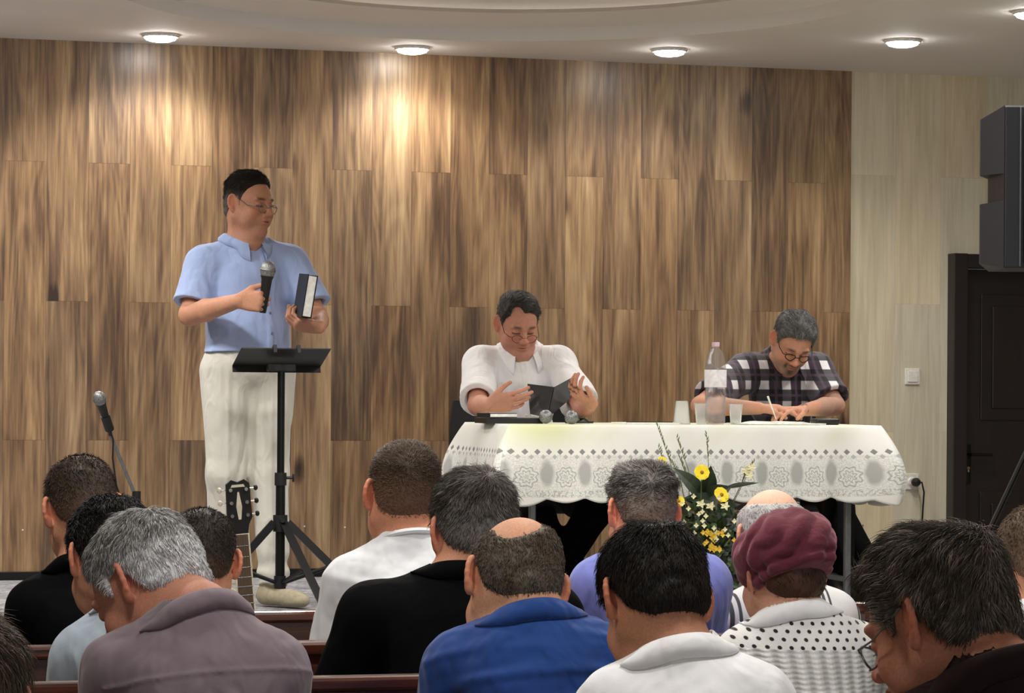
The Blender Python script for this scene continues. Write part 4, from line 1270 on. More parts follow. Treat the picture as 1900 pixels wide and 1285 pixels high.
def add_hair(root, O, C, R, s, st, seed=1):
    """hair: a close cap of the scalp with several thousand locks; one mesh"""
    t_top, t_side = st.get('top', .012), st.get('side', .005)
    h = st.get('h', .0045)
    F = Field(C-.16*s, C+.16*s, h)
    F.ell(hp(C, R, s, (0, -.012, .035)), v3(.074, .094, .085)*s, R, 0)
    F.ell(hp(C, R, s, (0, -.028, -.02)), v3(.064, .070, .068)*s, R, .03*s)
    F.ell(hp(C, R, s, (0, .022, -.01)), v3(.063, .070, .092)*s, R, .03*s)
    hl, nape = st.get('hl', 0), st.get('nape', 0)
    bald = st.get('bald', [])
    def fn(P):
        q = ((P-C)@R)/s
        w = np.clip((q[:, 2]-.02)/.08, 0, 1); w = w*w*(3-2*w)
        th = t_side+(t_top-t_side)*w
        m = scalp_mask(q, hl, nape)
        edge = np.clip(m/.025, 0, 1)
        th = th*(.25+.75*edge)
        for c, r in bald:
            dd = np.sqrt((((q-np.asarray(c))/np.asarray(r))**2).sum(1))
            th = th*np.clip((dd-1)/.35, 0, 1)-.004*np.clip((1.05-dd)/.1, 0, 1)
        th = np.where(m < 0, -.006, th)
        lm = wob(P, seed, 22, 5)*st.get('lump', .15)*th
        return -((th+lm*(m > .01))*s)
    F.disp(fn, .05)
    # only a thin cap: hollow it
    F2 = Field(C-.16*s, C+.16*s, h)
    F2.ell(hp(C, R, s, (0, -.012, .035)), v3(.068, .088, .079)*s, R, 0)
    F2.ell(hp(C, R, s, (0, -.028, -.02)), v3(.058, .064, .062)*s, R, .03*s)
    F2.ell(hp(C, R, s, (0, .022, -.02)), v3(.055, .066, .086)*s, R, .03*s)
    F.D = np.maximum(F.D, -F2.D)
    V, Q = F.mesh()
    V = relax(V, Q, 1)
    N = normals(V, Q)
    q = ((V-C)@R)/s
    pal = [np.asarray(c) for c in st['cols']]
    rs = np.random.RandomState(seed)
    fadec = st.get('fade')
    def shade(q, rnd):
        k = np.clip((wob(q*3, seed+3, 5)+1)/2*.6+rnd*.4, 0, .999)*(len(pal)-1)
        i = k.astype(int); f = (k-i)[:, None]
        A = np.array(pal); B = np.array(pal+[pal[-1]])
        c = A[i]*(1-f)+B[i+1]*f
        if 'sides' in st:
            w = np.clip((.055-q[:, 2])/.05, 0, 1)[:, None]*st.get('sides_amt', .8)
            c = c*(1-w)+np.asarray(st['sides'])*w
        if fadec is not None:
            z0, z1 = st.get('fadez', (-.07, .05))
            w = np.clip((z1-q[:, 2])/(z1-z0), 0, 1)[:, None]*st.get('fade_amt', .75)
            c = c*(1-w)+np.asarray(fadec)*w
        return c
    cols = shade(q, rs.rand(len(V)))*.8
    keep = scalp_mask(q, hl, nape) > .002
    for c, r in bald:
        keep &= np.sqrt((((q-np.asarray(c))/np.asarray(r))**2).sum(1)) > 1.0+.35*rs.rand(len(V))**2
    outw = ((q-v3(0, -.012, .02))*(N@R)).sum(1) > 0
    idx = np.nonzero(keep & outw)[0]
    n = st.get('n', 4000)
    r_ = idx[rs.randint(0, len(idx), n)]
    p0 = V[r_]-N[r_]*.001+rs.normal(size=(n, 3))*h*.35
    qn = (N[r_]@R); qq = ((p0-C)@R)/s
    cr_ = np.asarray(st.get('crown', (0, -.055, .11)))
    mode = st.get('mode', 'whorl')
    if mode == 'whorl': d = qq-cr_; d[:, 2] -= .02
    elif mode == 'back': d = np.tile(v3(0, -1, -.25), (n, 1))
    elif mode == 'fwd': d = np.tile(v3(.15, 1, -.1), (n, 1))
    elif mode == 'side': d = np.tile(v3(-.9, -.35, -.15), (n, 1))
    elif mode == 'side2': d = np.tile(v3(.9, -.45, -.15), (n, 1))
    else: d = np.tile(v3(0, -.3, -1), (n, 1))
    d = d-qn*(d*qn).sum(1)[:, None]
    d /= np.linalg.norm(d, axis=1)[:, None]+1e-6
    # locks that lie together
    cl = wob(qq, seed+9, 9, 4)[:, None]*np.cross(qn, d)*st.get('messy', .5)
    d = d+cl+qn*st.get('lift', .35)+rs.normal(size=(n, 3))*st.get('rand', .15)
    d /= np.linalg.norm(d, axis=1)[:, None]
    w = np.clip((qq[:, 2]-.0)/.09, 0, 1)
    L = (st.get('Ls', .008)+(st.get('L', .02)-st.get('Ls', .008))*w)*(.6+.7*rs.rand(n))*s
    m = scalp_mask(qq, hl, nape); L *= np.clip(m/.02, .35, 1)
    dw = d@R.T; nw = qn@R.T
    p1 = p0+dw*(L*.5)[:, None]
    d2 = dw-nw*st.get('fall', .35)+v3(0, 0, -.12)
    d2 /= np.linalg.norm(d2, axis=1)[:, None]
    p2 = p1+d2*(L*.5)[:, None]
    u = np.cross(dw, nw); u /= np.linalg.norm(u, axis=1)[:, None]+1e-9
    v = np.cross(dw, u)
    wd_ = st.get('w', .0011)*(.7+.6*rs.rand(n))[:, None]
    SV = np.zeros((n, 7, 3))
    for k in range(3):
        a = 2.094*k
        off = (u*math.cos(a)+v*math.sin(a)*.6)*wd_
        SV[:, k] = p0+off; SV[:, 3+k] = p1+off*.75
    SV[:, 6] = p2
    b = len(V)+np.arange(n)[:, None]*7
    f4 = np.concatenate([b+np.array([k, (k+1) % 3, 3+(k+1) % 3, 3+k]) for k in range(3)])
    f3 = np.concatenate([b+np.array([3+k, 3+(k+1) % 3, 6]) for k in range(3)])
    sc_ = shade(qq, rs.rand(n))*(.75+.5*rs.rand(n))[:, None]
    allV = np.concatenate([V, SV.reshape(-1, 3)])
    me = np_mesh('hair', allV-O, [np.concatenate([Q, f4]), f3])
    vcol(me, np.concatenate([cols, np.repeat(sc_, 7, 0)]))
    return link('hair', me, vcol_mat('hair_fibres', .5, .22), root)

def add_hand(F, w, d, nrm, s=1., curl=(30, 40, 30), tcurl=25, spread=6, thumb=1, k=.006, per=None, tout=45):
    """w wrist, d direction of the palm, nrm the direction the palm faces; thumb: which side (+1: along cross(d, nrm))"""
    d = unit(d); nrm = unit(nrm-d*np.dot(nrm, d)); sd = np.cross(d, nrm)*thumb
    fl = [(.046, .026, .021), (.050, .030, .022), (.047, .028, .022), (.037, .021, .019)]
    tips = []
    for i in range(4):
        o = (1.5-i)
        base = w+d*.010*s+sd*o*.011*s
        kn = w+(d*(.088-.004*abs(i-1))+sd*o*.0205)*s
        F.cone(base, kn, .0135*s, .0115*s, .012*s)
        a = math.radians(spread*o)
        dd = unit(d*math.cos(a)+sd*math.sin(a)); nn = nrm
        p = kn
        cv = per[i] if per else curl
        ang = 0
        for j in range(3):
            ang += math.radians(cv[j])
            dj = dd*math.cos(ang)+nn*math.sin(ang)
            q = p+dj*fl[i][j]*s
            r0 = (.0098, .0090, .0082)[j]*s*(1 if i < 3 else .88); r1 = (.0090, .0082, .0070)[j]*s*(1 if i < 3 else .88)
            F.cone(p, q, r0, r1, .0035*s)
            p = q
        tips.append(p)
    # thumb from the side of the palm, near its base
    b0 = w+(d*.022+sd*.024)*s
    a = math.radians(tout)
    t1 = unit(d*math.cos(a)+sd*math.sin(a)+nrm*.25)
    p1 = b0+t1*.042*s
    a2 = math.radians(tout-tcurl)
    t2 = unit(d*math.cos(a2)+sd*math.sin(a2)+nrm*.45)
    p2 = p1+t2*.033*s
    a3 = math.radians(tout-2*tcurl)
    t3 = unit(d*math.cos(a3)+sd*math.sin(a3)+nrm*.55)
    p3 = p2+t3*.026*s
    F.cone(b0, p1, .0165*s, .0125*s, .012*s); F.cone(p1, p2, .0112*s, .0100*s, .004*s); F.cone(p2, p3, .0100*s, .0080*s, .003*s)
    F.ell(w+(d*.05)*s, v3(.036, .046, .013)*s, np.stack([sd, d, nrm], 1), .012*s)
    return tips

def neck_collar(parent, O, c, up, fwd, rx, ry, mat, gap=0., stand=.030, leaf=.040, points=0., name='collar', tilt=0., push=0., bvh=None):
    """shirt collar: a stand that folds over; gap = half angle left open at the front"""
    up = unit(up); fwd = unit(fwd-up*np.dot(fwd, up)); sd = np.cross(fwd, up)
    N = 72; V = []; n_p = 9
    for i in range(N+1):
        f = i/N
        a = math.radians(gap)+(2*math.pi-2*math.radians(gap))*f
        ca, sa = math.cos(a), math.sin(a)
        front = max(0, ca)                   # 1 at the throat
        near = min(f, 1-f)*2*math.pi         # distance from the opening
        tip = max(0, 1-near/.75)
        lf = leaf+points*tip
        st = stand*(1-.45*front)
        dirv = sd*sa*rx+fwd*ca*ry
        nd = unit(sd*sa*ry+fwd*ca*rx)
        base = c+dirv-up*(.030*front+tilt*front)+fwd*(push*front)
        down = unit(-up*1.0+nd*(.42+.25*front)+fwd*.15*front)
        prof = [(base, 0), (base+up*st, 0)]
        o1 = base+up*(st+.004)+nd*.005
        o2 = base+up*(st)+nd*.011
        o3 = o2+down*lf
        o4 = o3-nd*.004+up*.001
        o5 = base+up*(st-.006)+nd*.006
        o6 = base+nd*.004
        om = lerp(o2, o3, .5)+nd*.003
        if bvh is not None:                  # the leaf lies down on the shirt
            hit = bvh.find_nearest(Vector(o3))
            if hit[0] is not None:
                o3 = np.array(hit[0])+np.array(hit[1])*.0045; o4 = np.array(hit[0])+np.array(hit[1])*.0008
                om = lerp(o2, o3, .5)+nd*.006
        for p in (base, base+up*st, o1, o2, om, o3, o4, o5, o6): V.append(p)
    F = []
    for i in range(N):
        for j in range(n_p):
            a = i*n_p+j; b = i*n_p+(j+1) % n_p
            F.append((a, b, b+n_p, a+n_p))
    F.append(tuple(range(n_p-1, -1, -1))[:4]) if False else None
    F = [f for f in F if f]
    me = np_mesh(name, np.array(V)-O, [np.array(F)])
    return link(name, me, mat, parent)

t = NT('spectacle_lens'); t.set(color=(.9, .95, .93), trans=1.0, rough=.02, ior=1.2, alpha=.25); M_lens = t.m
def add_glasses(root, O, C, R, s, g):
    T = lambda *q: Vector(hp(C, R, s, q)-O)
    z0 = g.get('z', -.004); y0 = g.get('y', .108); r = g.get('r', .0016)
    m = MB()
    for sx in (-1, 1):
        m.tube([T(sx*(.0315+.0215*math.cos(a)*(1+.08*math.sin(a))), y0-.006*abs(math.cos(a)) - (.004 if math.cos(a) > 0 else 0), z0+.0165*math.sin(a)) for a in np.linspace(0, 2*math.pi, 25)[:-1]], r*s, 6, closed=True)
        m.tube([T(sx*.053, y0-.008, z0+.006), T(sx*.066, y0-.016, z0+.007), T(sx*.0745, .06, z0+.008), T(sx*.0775, .0, .026), T(sx*.0775, -.012, .016), T(sx*.076, -.022, -.004)], r*s, 6)
    m.tube([T(-.0105, y0-.001, z0+.004), T(0, y0+.003, z0+.008), T(.0105, y0-.001, z0+.004)], r*s, 6)
    o = m.build('glasses', g.get('mat', M_steel), root, smooth=True)
    for sx in (-1, 1):
        m = MB(); c = T(sx*.0315, y0-.005, z0)
        ring = [T(sx*(.0315+.021*math.cos(a)), y0-.006, z0+.016*math.sin(a)) for a in np.linspace(0, 2*math.pi, 25)[:-1]]
        f = Vector(R[:, 1])*.0008
        a_ = [m.bm.verts.new(q+f) for q in ring]; b_ = [m.bm.verts.new(q-f) for q in ring]
        m.bm.faces.new(a_); m.bm.faces.new(b_[::-1])
        for i in range(24): m.bm.faces.new((a_[i], b_[i], b_[(i+1) % 24], a_[(i+1) % 24]))
        m.build('lens', M_lens, o)

def frame_from(up, fwd):
    up = unit(up); fwd = unit(np.asarray(fwd)-up*np.dot(fwd, up)); return np.stack([np.cross(fwd, up), fwd, up], 1)

def person(label, group=None, **k):
    """k: head C, R, hs; neck N; shoulders A, B; elbows, wrists; hip H; body yaw; clothing"""
    C, R, hs = np.asarray(k['C']), k['R'], k.get('hs', 1.)
    N, A, B, H = (np.asarray(k[q], float) for q in ('N', 'A', 'B', 'H'))
    bulk = k.get('bulk', 1.)
    yaw = math.radians(k.get('byaw', 0)); fwd = v3(math.sin(yaw), math.cos(yaw), 0)
    O = v3(H[0], H[1], k.get('ground', 0.))
    h = k.get('h', .004)
    arms = [(A, np.asarray(k['eA'], float), np.asarray(k['wA'], float)), (B, np.asarray(k['eB'], float), np.asarray(k['wB'], float))]
    pts = np.array([C+.15, C-.15, N, A, B, H]+[q for a in arms for q in a])
    lo = pts.min(0)-.14; hi = pts.max(0)+.14
    for a in arms:
        lo = np.minimum(lo, a[2]-.22); hi = np.maximum(hi, a[2]+.22)
    lo[2] = max(lo[2], H[2]-.16)
    T = frame_from(N-H, fwd); ac, fw, up = T[:, 0], T[:, 1], T[:, 2]
    SW = np.linalg.norm(B-A)
    MS = (A+B)/2
    nr = k.get('neck_r', .056)*hs
    jaw = hp(C, R, hs, (0, -.018, -.045))
    chestR = frame_from(MS-lerp(H, MS, .3), fwd)
    def torso(F, e, kk=.05, arm_k=.035):
        ch = lerp(H, MS, .70)+fw*.005
        F.ell(ch, (SW*.405*k.get('chest_w', 1)+e, .118*bulk+e, .20+e), chestR, kk)
        F.ell(lerp(H, MS, .34), (SW*.36*bulk*k.get('waist', 1)+e, .122*bulk*k.get('belly', 1)+e, .17+e), T, kk)
        F.ell(H, (.165*bulk+e, .13*bulk+e, .12+e), T, kk)
        sh = .058+e
        for X in (A, B):
            F.cone(lerp(N, X, .12)-up*.01, lerp(N, X, .92), .050+e*.6, .050+e, kk*.8)
            F.ell(lerp(MS, X, .90)-up*.008, (.055+e, .056+e, .058+e), chestR, kk)
        # shoulder blades
        for X in (A, B): F.ell(lerp(lerp(H, MS, .80), X, .42)-fw*.055, (.075, .045+e, .095), chestR, .04)
    F = Field(lo, hi, h)
    add_head(F, C, R, hs, k.get('fat', 1.))
    F.cone(jaw, lerp(jaw, N, .95)+up*.0, nr, nr*1.0, .03)
    F.cone(hp(C, R, hs, (0, .035, -.075)), N+fw*.05, nr*.72, nr*.9, .03)
    torso(F, -.012)
    ar = k.get('arm_r', 1.)
    for i, (s_, e_, w_) in enumerate(arms):
        F.cone(s_, e_, .048*ar, .040*ar, .03)
        md = lerp(e_, w_, .35)
        F.cone(e_, md, .040*ar, .041*ar, .015); F.cone(md, w_, .041*ar, .0265*ar, .015)
        hd = k.get('hands', [None, None])[i]
        if hd is None:
            dd = unit(w_-e_)
            hd = dict(d=unit(dd+v3(0, 0, -.15)), n=v3(0, 0, -1), curl=(25, 35, 25), thumb=(1 if i == 0 else -1)*(1 if fwd[1] > 0 else -1))
        hd = dict(hd); kw = {q: hd[q] for q in hd if q not in ('d', 'n')}
        add_hand(F, w_, np.asarray(hd['d'], float), np.asarray(hd['n'], float), hs*k.get('hand_s', .98), **kw)
    V, Q = F.mesh(); V = relax(V, Q, k.get('smooth', 1))
    me = np_mesh('person', V-O, [Q])
    vcol(me, skin_cols(V, C, R, hs, k.get('skin', S(190, 138, 112)), k.get('face', {})))
    root = link('person', me, vcol_mat('skin', .58, .25, bump=.15, bscale=260, sss=.06), None, O)
    tag(root, label, 'person', group)
    if 'hair' in k: add_hair(root, O, C, R, hs, k['hair'], k.get('seed', 1))
    if k.get('hat'):
        hR = R@np.asarray(Matrix.Rotation(math.radians(-16), 3, 'X'))
        hc = hp(C, R, hs, (0, -.022, .044))
        F = Field(hc-.2, hc+.2, .004)
        F.ell(hc, (.108, .118, .082), hR, 0)
        F.ell(hp(hc, hR, 1, (0, -.01, -.055)), (.079, .098, .03), hR, .02)
        F.ell(hp(hc, hR, 1, (.03, -.085, -.045)), (.035, .03, .045), hR, .03)
        def fh(P):
            q = (P-hc)@hR
            an = np.arctan2(q[:, 0], q[:, 1]); rr = np.hypot(q[:, 0], q[:, 1])
            v = (1-2*np.abs(np.sin(an*5+2.2*np.sin(q[:, 2]*22)+wob(P, 4, 6)*1.2)))*.0035*np.clip(rr/.09, .1, 1.2)
            v += np.exp(-((q[:, 2]+.052)/.006)**2)*.006
            return v+wob(P, 8, 5, 3, True)*.007
        F.disp(fh, .03)
        F.plane(hp(hc, hR, 1, (0, 0, -.074)), -hR[:, 2])
        F.ell(hp(C, R, hs, (0, -.012, .02)), v3(.076, .096, .09)*hs, R, 0, cut=True)
        V, Q = F.mesh(); V = relax(V, Q, 1)
        link('beret', np_mesh('beret', V-O, [Q]), C_velvet, root)
    if k.get('glasses'): add_glasses(root, O, C, R, hs, k['glasses'] if isinstance(k['glasses'], dict) else {})
    # shirt
    g = k.get('shirt')
    if g:
        e = g.get('ease', .010); sh_h = g.get('h', .005)
        F = Field(lo-.03, hi+.03, sh_h)
        torso(F, e, .05)
        F.cone(N-up*.03+fw*.01, N+up*g.get('neck_h', -.014), nr*1.14, nr*1.06, .025)
        sl = g.get('sleeve', .72); sr = g.get('sleeve_r', 1.)
        for s_, e_, w_ in arms:
            if sl <= 1:
                dd = unit(e_-s_); q = lerp(s_, e_, sl)
                F.cone(s_, lerp(s_, e_, min(sl+.2, 1.25)), (.056*ar+e), (.052*ar*sr+e*1.3), .035, end=(q, dd))
            else:
                t = sl-1; md = lerp(e_, w_, .5)
                F.cone(s_, e_, .054*ar+e, .047*ar+e, .035); q = lerp(e_, w_, t); dd = unit(w_-e_)
                F.cone(e_, lerp(e_, w_, min(1, t+.1)), .047*ar+e, .034*ar+e, .02, end=(q, dd))
        am = g.get('fold', .006); sd_ = k.get('seed', 1)
        def fn(P):
            q = (P-MS)@chestR
            # cloth hangs in folds that run from the shoulders and arm pits
            rs = np.random.RandomState(sd_+20); v = 0
            for i in range(7):
                side = 1 if i % 2 else -1
                org = v3(side*SW*(.42+.12*rs.rand()), 0, -.02-.10*rs.rand())      # folds fan out from the arm pits
                dx = (q[:, 0]-org[0])*-side; dz = -(q[:, 2]-org[2])
                an = np.arctan2(dz, dx+.05); rr = np.sqrt(dx*dx+dz*dz)
                th = -.2+1.5*rs.rand()+.25*np.sin(rr*(9+6*rs.rand())+rs.rand()*6)
                wdt = .045+.04*rs.rand()
                v += np.exp(-((an-th)*np.maximum(rr, .05)/(wdt*(.35+rr*1.6)))**2)*np.clip(rr/.14, 0, 1)**2*np.exp(-rr/.30)*am*1.5*(1 if rs.rand() < .6 else -1)
            v += wob(P*v3(1, 1, .5), sd_+40, 3.2, 3)*am*.6
            v += wob(P*v3(1, 1, .6), sd_+60, 8.0, 3, True)*am*.22
            if g.get('placket'):
                v -= .0028*np.clip((.017-np.abs(q[:, 0]))/.004, 0, 1)*(q[:, 1] > 0)
            for (ax_, per_, amp_) in g.get('wr', []):
                c_ = q[:, 2] if ax_ == 2 else q[:, 0]
                o_ = q[:, 0] if ax_ == 2 else q[:, 2]
                ph_ = wob(q*v3(1, 1, 1), sd_+70+int(per_*100), 1.6, 3)*1.6+(-(o_*o_)*6 if ax_ == 2 else o_*1.5)
                s_ = np.sin(6.283*c_/per_+ph_*2.2)
                v -= amp_*np.clip(s_, 0, 1)**2*np.clip(.55+.9*wob(q, sd_+80, 2.2, 2), 0, 1.2)
            if 'yoke' in g:
                zz = q[:, 2]+g['yoke']
                v -= .0030*np.exp(-(zz/.004)**2)*(q[:, 1] < 0)
            if g.get('pleat'):
                for px in (-.018, .018):
                    xx = q[:, 0]-px-.10*np.clip(-q[:, 2]-.06, 0, 1)*np.sign(px)
                    v -= g['pleat']*np.exp(-(xx/.009)**2)*(q[:, 1] < 0)*np.clip((-q[:, 2]-.05)/.04, 0, 1)
                v += g['pleat']*.8*np.exp(-(q[:, 0]/.012)**2)*(q[:, 1] < 0)*np.clip((-q[:, 2]-.05)/.04, 0, 1)
            return v
        F.disp(fn, .03)
        if 'hem' in g: F.plane(H+up*g['hem'], -up)
        # neck opening
        F.cone(N-up*.02, N+up*.16+(C-N)*.1, nr*1.04, nr*1.10, 0, cut=True)
        if g.get('vneck'):
            F.cone(N+fw*(nr+.02)-up*g['vneck'], N+fw*nr+up*.05, .004, .04, 0, cut=True)
        if sl <= 1:
            for s_, e_, w_ in arms:
                q = lerp(s_, e_, sl); dd = unit(e_-s_)
                F.cone(q-dd*.03, q+dd*.02, .046*ar, .049*ar*sr, 0, cut=True)
        V, Q = F.mesh(); V = relax(V, Q, 1)
        me = np_mesh('shirt', V-O, [Q])
        so = link('shirt', me, g['mat'], root)
        if 'label' in g: so['label'] = g['label']
        if g.get('placket'):
            q = (V-MS)@chestR; fr_ = (q[:, 1] > 0) & (np.abs(q[:, 0]) < .006)
            for zz in g['placket']:
                ii = np.nonzero(fr_ & (np.abs(q[:, 2]-zz) < .01))[0]
                if len(ii):
                    c_ = V[ii[np.argmax(q[ii, 1])]]-O
                    MB().ball(tuple(c_), .0062, 10, (1, .5, 1)).build('button', g.get('button', M_black), so, smooth=True)
        c = g.get('collar')
        if c:
            cu = unit(unit(N-H)*.6+unit(C-N)*c.get('mix', .32)-fw*c.get('lean', .0))
            neck_collar(so, O, N+up*c.get('z', -.016)+fw*c.get('f', .0), cu, fw, nr*1.12*c.get('r', 1), nr*1.16*c.get('r', 1), c.get('mat', g['mat']),
                        c.get('gap', 0), c.get('stand', .024), c.get('leaf', .036), c.get('points', 0), push=c.get('push', 0.), bvh=BVHTree.FromPolygons([tuple(v) for v in V], [tuple(int(i) for i in f) for f in Q]))
        if g.get('crew'):
            tb = MB(); cu = unit(unit(N-H)*.6+unit(C-N)*.5); Tn = frame_from(cu, fw)
            tb.tube([Vector(N-O+up*.006+Tn[:, 0]*math.cos(a)*nr*1.2+Tn[:, 1]*math.sin(a)*nr*1.22-up*.02*max(0, math.sin(a))) for a in np.linspace(0, 2*math.pi, 33)[:-1]], .008, 8, closed=True)
            tb.build('neckband', g['mat'], so, smooth=True)
    tr = k.get('trousers')
    if tr:
        gz = k.get('ground', 0.)
        hh = tr.get('h', .007)
        legs = tr['legs']                     # [(hip offset point, knee, ankle), ...]
        pp = np.array([q for l in legs for q in l]+[H])
        F = Field(pp.min(0)-.17, pp.max(0)+.17, hh)
        F.ell(H, (.178*bulk*tr.get('hipw', 1), .145*bulk*tr.get('deep', 1), .13), T, 0)
        for a, kn, an in legs:
            F.cone(a, kn, .092*bulk*tr.get('w', 1), .068*tr.get('w', 1), tr.get('k', .05))
            F.cone(kn, an, .068*tr.get('w', 1), .058*tr.get('w', 1), .03, end=(an+v3(0, 0, -.0), unit(an-kn)))
        if 'top' in tr: F.plane(H+up*tr['top'], up)
        am = tr.get('fold', .005)
        def fn2(P):
            return wob(P*v3(1.2, 1, .22), 77+k.get('seed', 1), 4.5, 3)*am+wob(P*v3(1, 1, .4), 91+k.get('seed', 1), 9, 2)*am*.25
        F.disp(fn2, .03)
        if tr.get('crease'):
            def fn3(P):
                v = 0
                for (a, kn, an) in legs:
                    t_ = np.clip((a[2]-P[:, 2])/(a[2]-an[2]), 0, 1); cx = a[0]+(an[0]-a[0])*t_
                    v = v-.006*np.exp(-((P[:, 0]-cx+.01)/.010)**2)*(P[:, 1] < a[1])
                    v = v+.010*np.exp(-((P[:, 0]-cx-.045-.03*np.sin(t_*7))/.014)**2)*np.clip(1-abs(t_-.45)*2, 0, 1)
                zz = P[:, 2]; v = v+.007*np.sin((zz+.25*P[:, 0])*70+2*wob(P, 3, 3))*np.clip(1-np.abs(zz-legs[0][2][2]-.06)/.10, 0, 1)
                return v
            F.disp(fn3, .03)
        V, Q = F.mesh(); V = relax(V, Q, 1)
        link('trousers', np_mesh('trousers', V-O, [Q]), tr['mat'], root)
        for (a, kn, an), sdv in zip(legs, tr.get('feet', [fwd, fwd])):
            sdv = unit(sdv)
            F = Field(an-.22, an+.22, .005)
            g0 = v3(an[0], an[1], gz)
            sR = np.stack([np.cross(sdv, UP), sdv, UP], 1)
            F.ell(g0-sdv*.03+UP*.045, (.036, .055, .045), sR, 0)
            F.ell(g0+sdv*.06+UP*.038, (.043, .085, .036), sR, .03)
            F.ell(g0+sdv*.135+UP*.030, (.042, .060, .030), sR, .03)
            F.cone(g0+UP*.05-sdv*.015, g0+UP*.12-sdv*.02, .036, .04, .02)
            F.plane(g0+UP*.004, -UP)
            V, Q = F.mesh(); V = relax(V, Q, 1)
            sh = link('shoe', np_mesh('shoe', V-O, [Q]), tr.get('shoe', M_black), root)
    return root, O

def audience_legs(H, yaw, mat, reach=.40):
    a = math.radians(yaw); f = v3(math.sin(a), math.cos(a), 0); sd = v3(math.cos(a), -math.sin(a), 0)
    legs = []
    for sx in (-1, 1):
        hipj = H+sd*sx*.085-UP*.01
        kn = v3(*(H+sd*sx*.10+f*reach)); kn[2] = .53
        an = kn+f*.0-UP*.36; an[2] = .09
        legs.append((hipj, kn, an))
    return dict(legs=legs, mat=mat, h=.011, feet=[f, f])
# ------------------------------------------------------------------ the audience, row by row
sys_out = []
SK = S(196, 140, 112); SKD = S(160, 108, 84)
def sitter(label, head, D, yaw=0, pitch=15, roll=0, hs=1.0, neck=(0, 0), shA=(0, 0), shB=(0, 0), dN=0., dS=0., byaw=0, hipback=.08, hair=None, shirt=None,
           trousers=None, seed=1, skin=SK, face=None, bulk=1., fat=1., hip_z=.59, h=.004, sleeve_out=.04, armf=.12, reach=.38, **kw):
    C = at(head[0], head[1], D); R = head_R(yaw, pitch, roll)
    N = at(neck[0], neck[1], D-dN)
    A = at(shA[0], shA[1], D-dN+dS); B = at(shB[0], shB[1], D-dN+dS)
    W = np.linalg.norm(B-A); q = (B-A)/W; A = A+q*.052-UP*.052; B = B-q*.052-UP*.052
    if W < .34: pass
    sys_out.append((label[:34], round(W, 2), round(N[2]-hip_z, 2)))
    a = math.radians(byaw); f = v3(math.sin(a), math.cos(a), 0); sd = v3(math.cos(a), -math.sin(a), 0)
    H = v3(N[0], N[1], hip_z)-f*hipback
    MSz = (A+B)/2
    H[0] = MSz[0]-f[0]*hipback
    eA = A+v3(0, 0, -.265)+f*.06-sd*sleeve_out; eB = B+v3(0, 0, -.265)+f*.06+sd*sleeve_out
    wA = eA+f*armf+sd*.11+v3(0, 0, -.03); wB = eB+f*armf-sd*.11+v3(0, 0, -.03)
    for e in (eA, eB, wA, wB): e[2] = max(e[2], .66 if e is wA or e is wB else .62)
    args = dict(C=C, R=R, hs=hs, N=N, A=A, B=B, H=H, eA=eA, eB=eB, wA=wA, wB=wB, byaw=byaw, bulk=bulk, fat=fat, h=h, skin=skin, face=face or {}, seed=seed)
    if hair: args['hair'] = hair
    if shirt: args['shirt'] = shirt
    args['trousers'] = audience_legs(H, byaw, trousers or C_trousers_grey, reach)
    args.update(kw)
    return person(label, 'people seated in the pews', **args)

DK = S(30, 25, 23); BR = S(66, 53, 42); GR = S(132, 128, 124); LG = S(196, 194, 192); MG = S(96, 92, 88)
BUZZ = dict(top=.009, side=.004, L=.011, Ls=.006, n=6000, fadez=(-.08, .03), mode='down', lift=.8, w=.0009)
def H_(cols, **k): d = dict(cols=cols); d.update(k); return d
# front row
sitter('seated man in a black shirt with short dark hair in front of the microphone stand', (152, 950), 6.46, yaw=-8, pitch=24, roll=-3, neck=(160, 1045), shA=(28, 1088), shB=(285, 1100),
       dN=.06, hair=H_([DK, BR, S(56, 46, 38)], fade=S(128, 100, 82), **BUZZ),
       shirt=dict(mat=C_black, collar=dict(gap=20), fold=.004), seed=3)
sitter('seated man in a white t-shirt with a brown crew cut', (747, 924), 6.66, yaw=2, pitch=10, roll=6, hs=1.02, neck=(762, 1004), shA=(614, 1048), shB=(905, 1034),
       dN=.05, hair=H_([S(58, 46, 36), S(78, 62, 48), S(46, 37, 30)], top=.012, side=.003, L=.013, Ls=.005, n=9000, fade=S(146, 108, 86), fadez=(-.08, .05), mode='fwd', lift=.9, w=.0009),
       shirt=dict(mat=C_whitetee, crew=True, fold=.008, wr=[(2, .10, .004)], sleeve=.8, sleeve_r=1.15), seed=4, skin=S(205, 142, 112))
sitter('seated man in a lavender-blue shirt in front of the flowers', (1191, 956), 6.80, yaw=-3, pitch=18, hs=.97, roll=4, neck=(1206, 1018), shA=(1075, 1052), shB=(1340, 1046),
       dN=.05, hair=H_([BR, GR, S(88, 80, 74), DK], top=.020, side=.004, L=.024, Ls=.006, n=8000, fade=S(156, 126, 108), fadez=(-.08, .04), mode='fwd', lift=.5, messy=.9, lump=.25, w=.0010),
       shirt=dict(mat=C_lavender, collar=dict(gap=20), fold=.008, wr=[(0, .07, .004)]), seed=5, sleeve_out=.015, skin=S(216, 150, 122))
sitter('seated bald man with white hair fringe and white shirt with dark stripes', (1431, 1000), 7.0, yaw=0, pitch=12, hs=1.02, neck=(1450, 1086), shA=(1348, 1106), shB=(1580, 1112),
       dN=.05, hair=H_([LG, S(214, 212, 210)], top=.006, side=.007, L=.008, Ls=.012, n=3500, mode='down', bald=[((0, -.02, .112), (.066, .092, .062))], w=.0010),
       shirt=dict(mat=C_striped, collar=dict(gap=20), fold=.006, sleeve=.9), seed=6, sleeve_out=.015, skin=S(226, 180, 156))
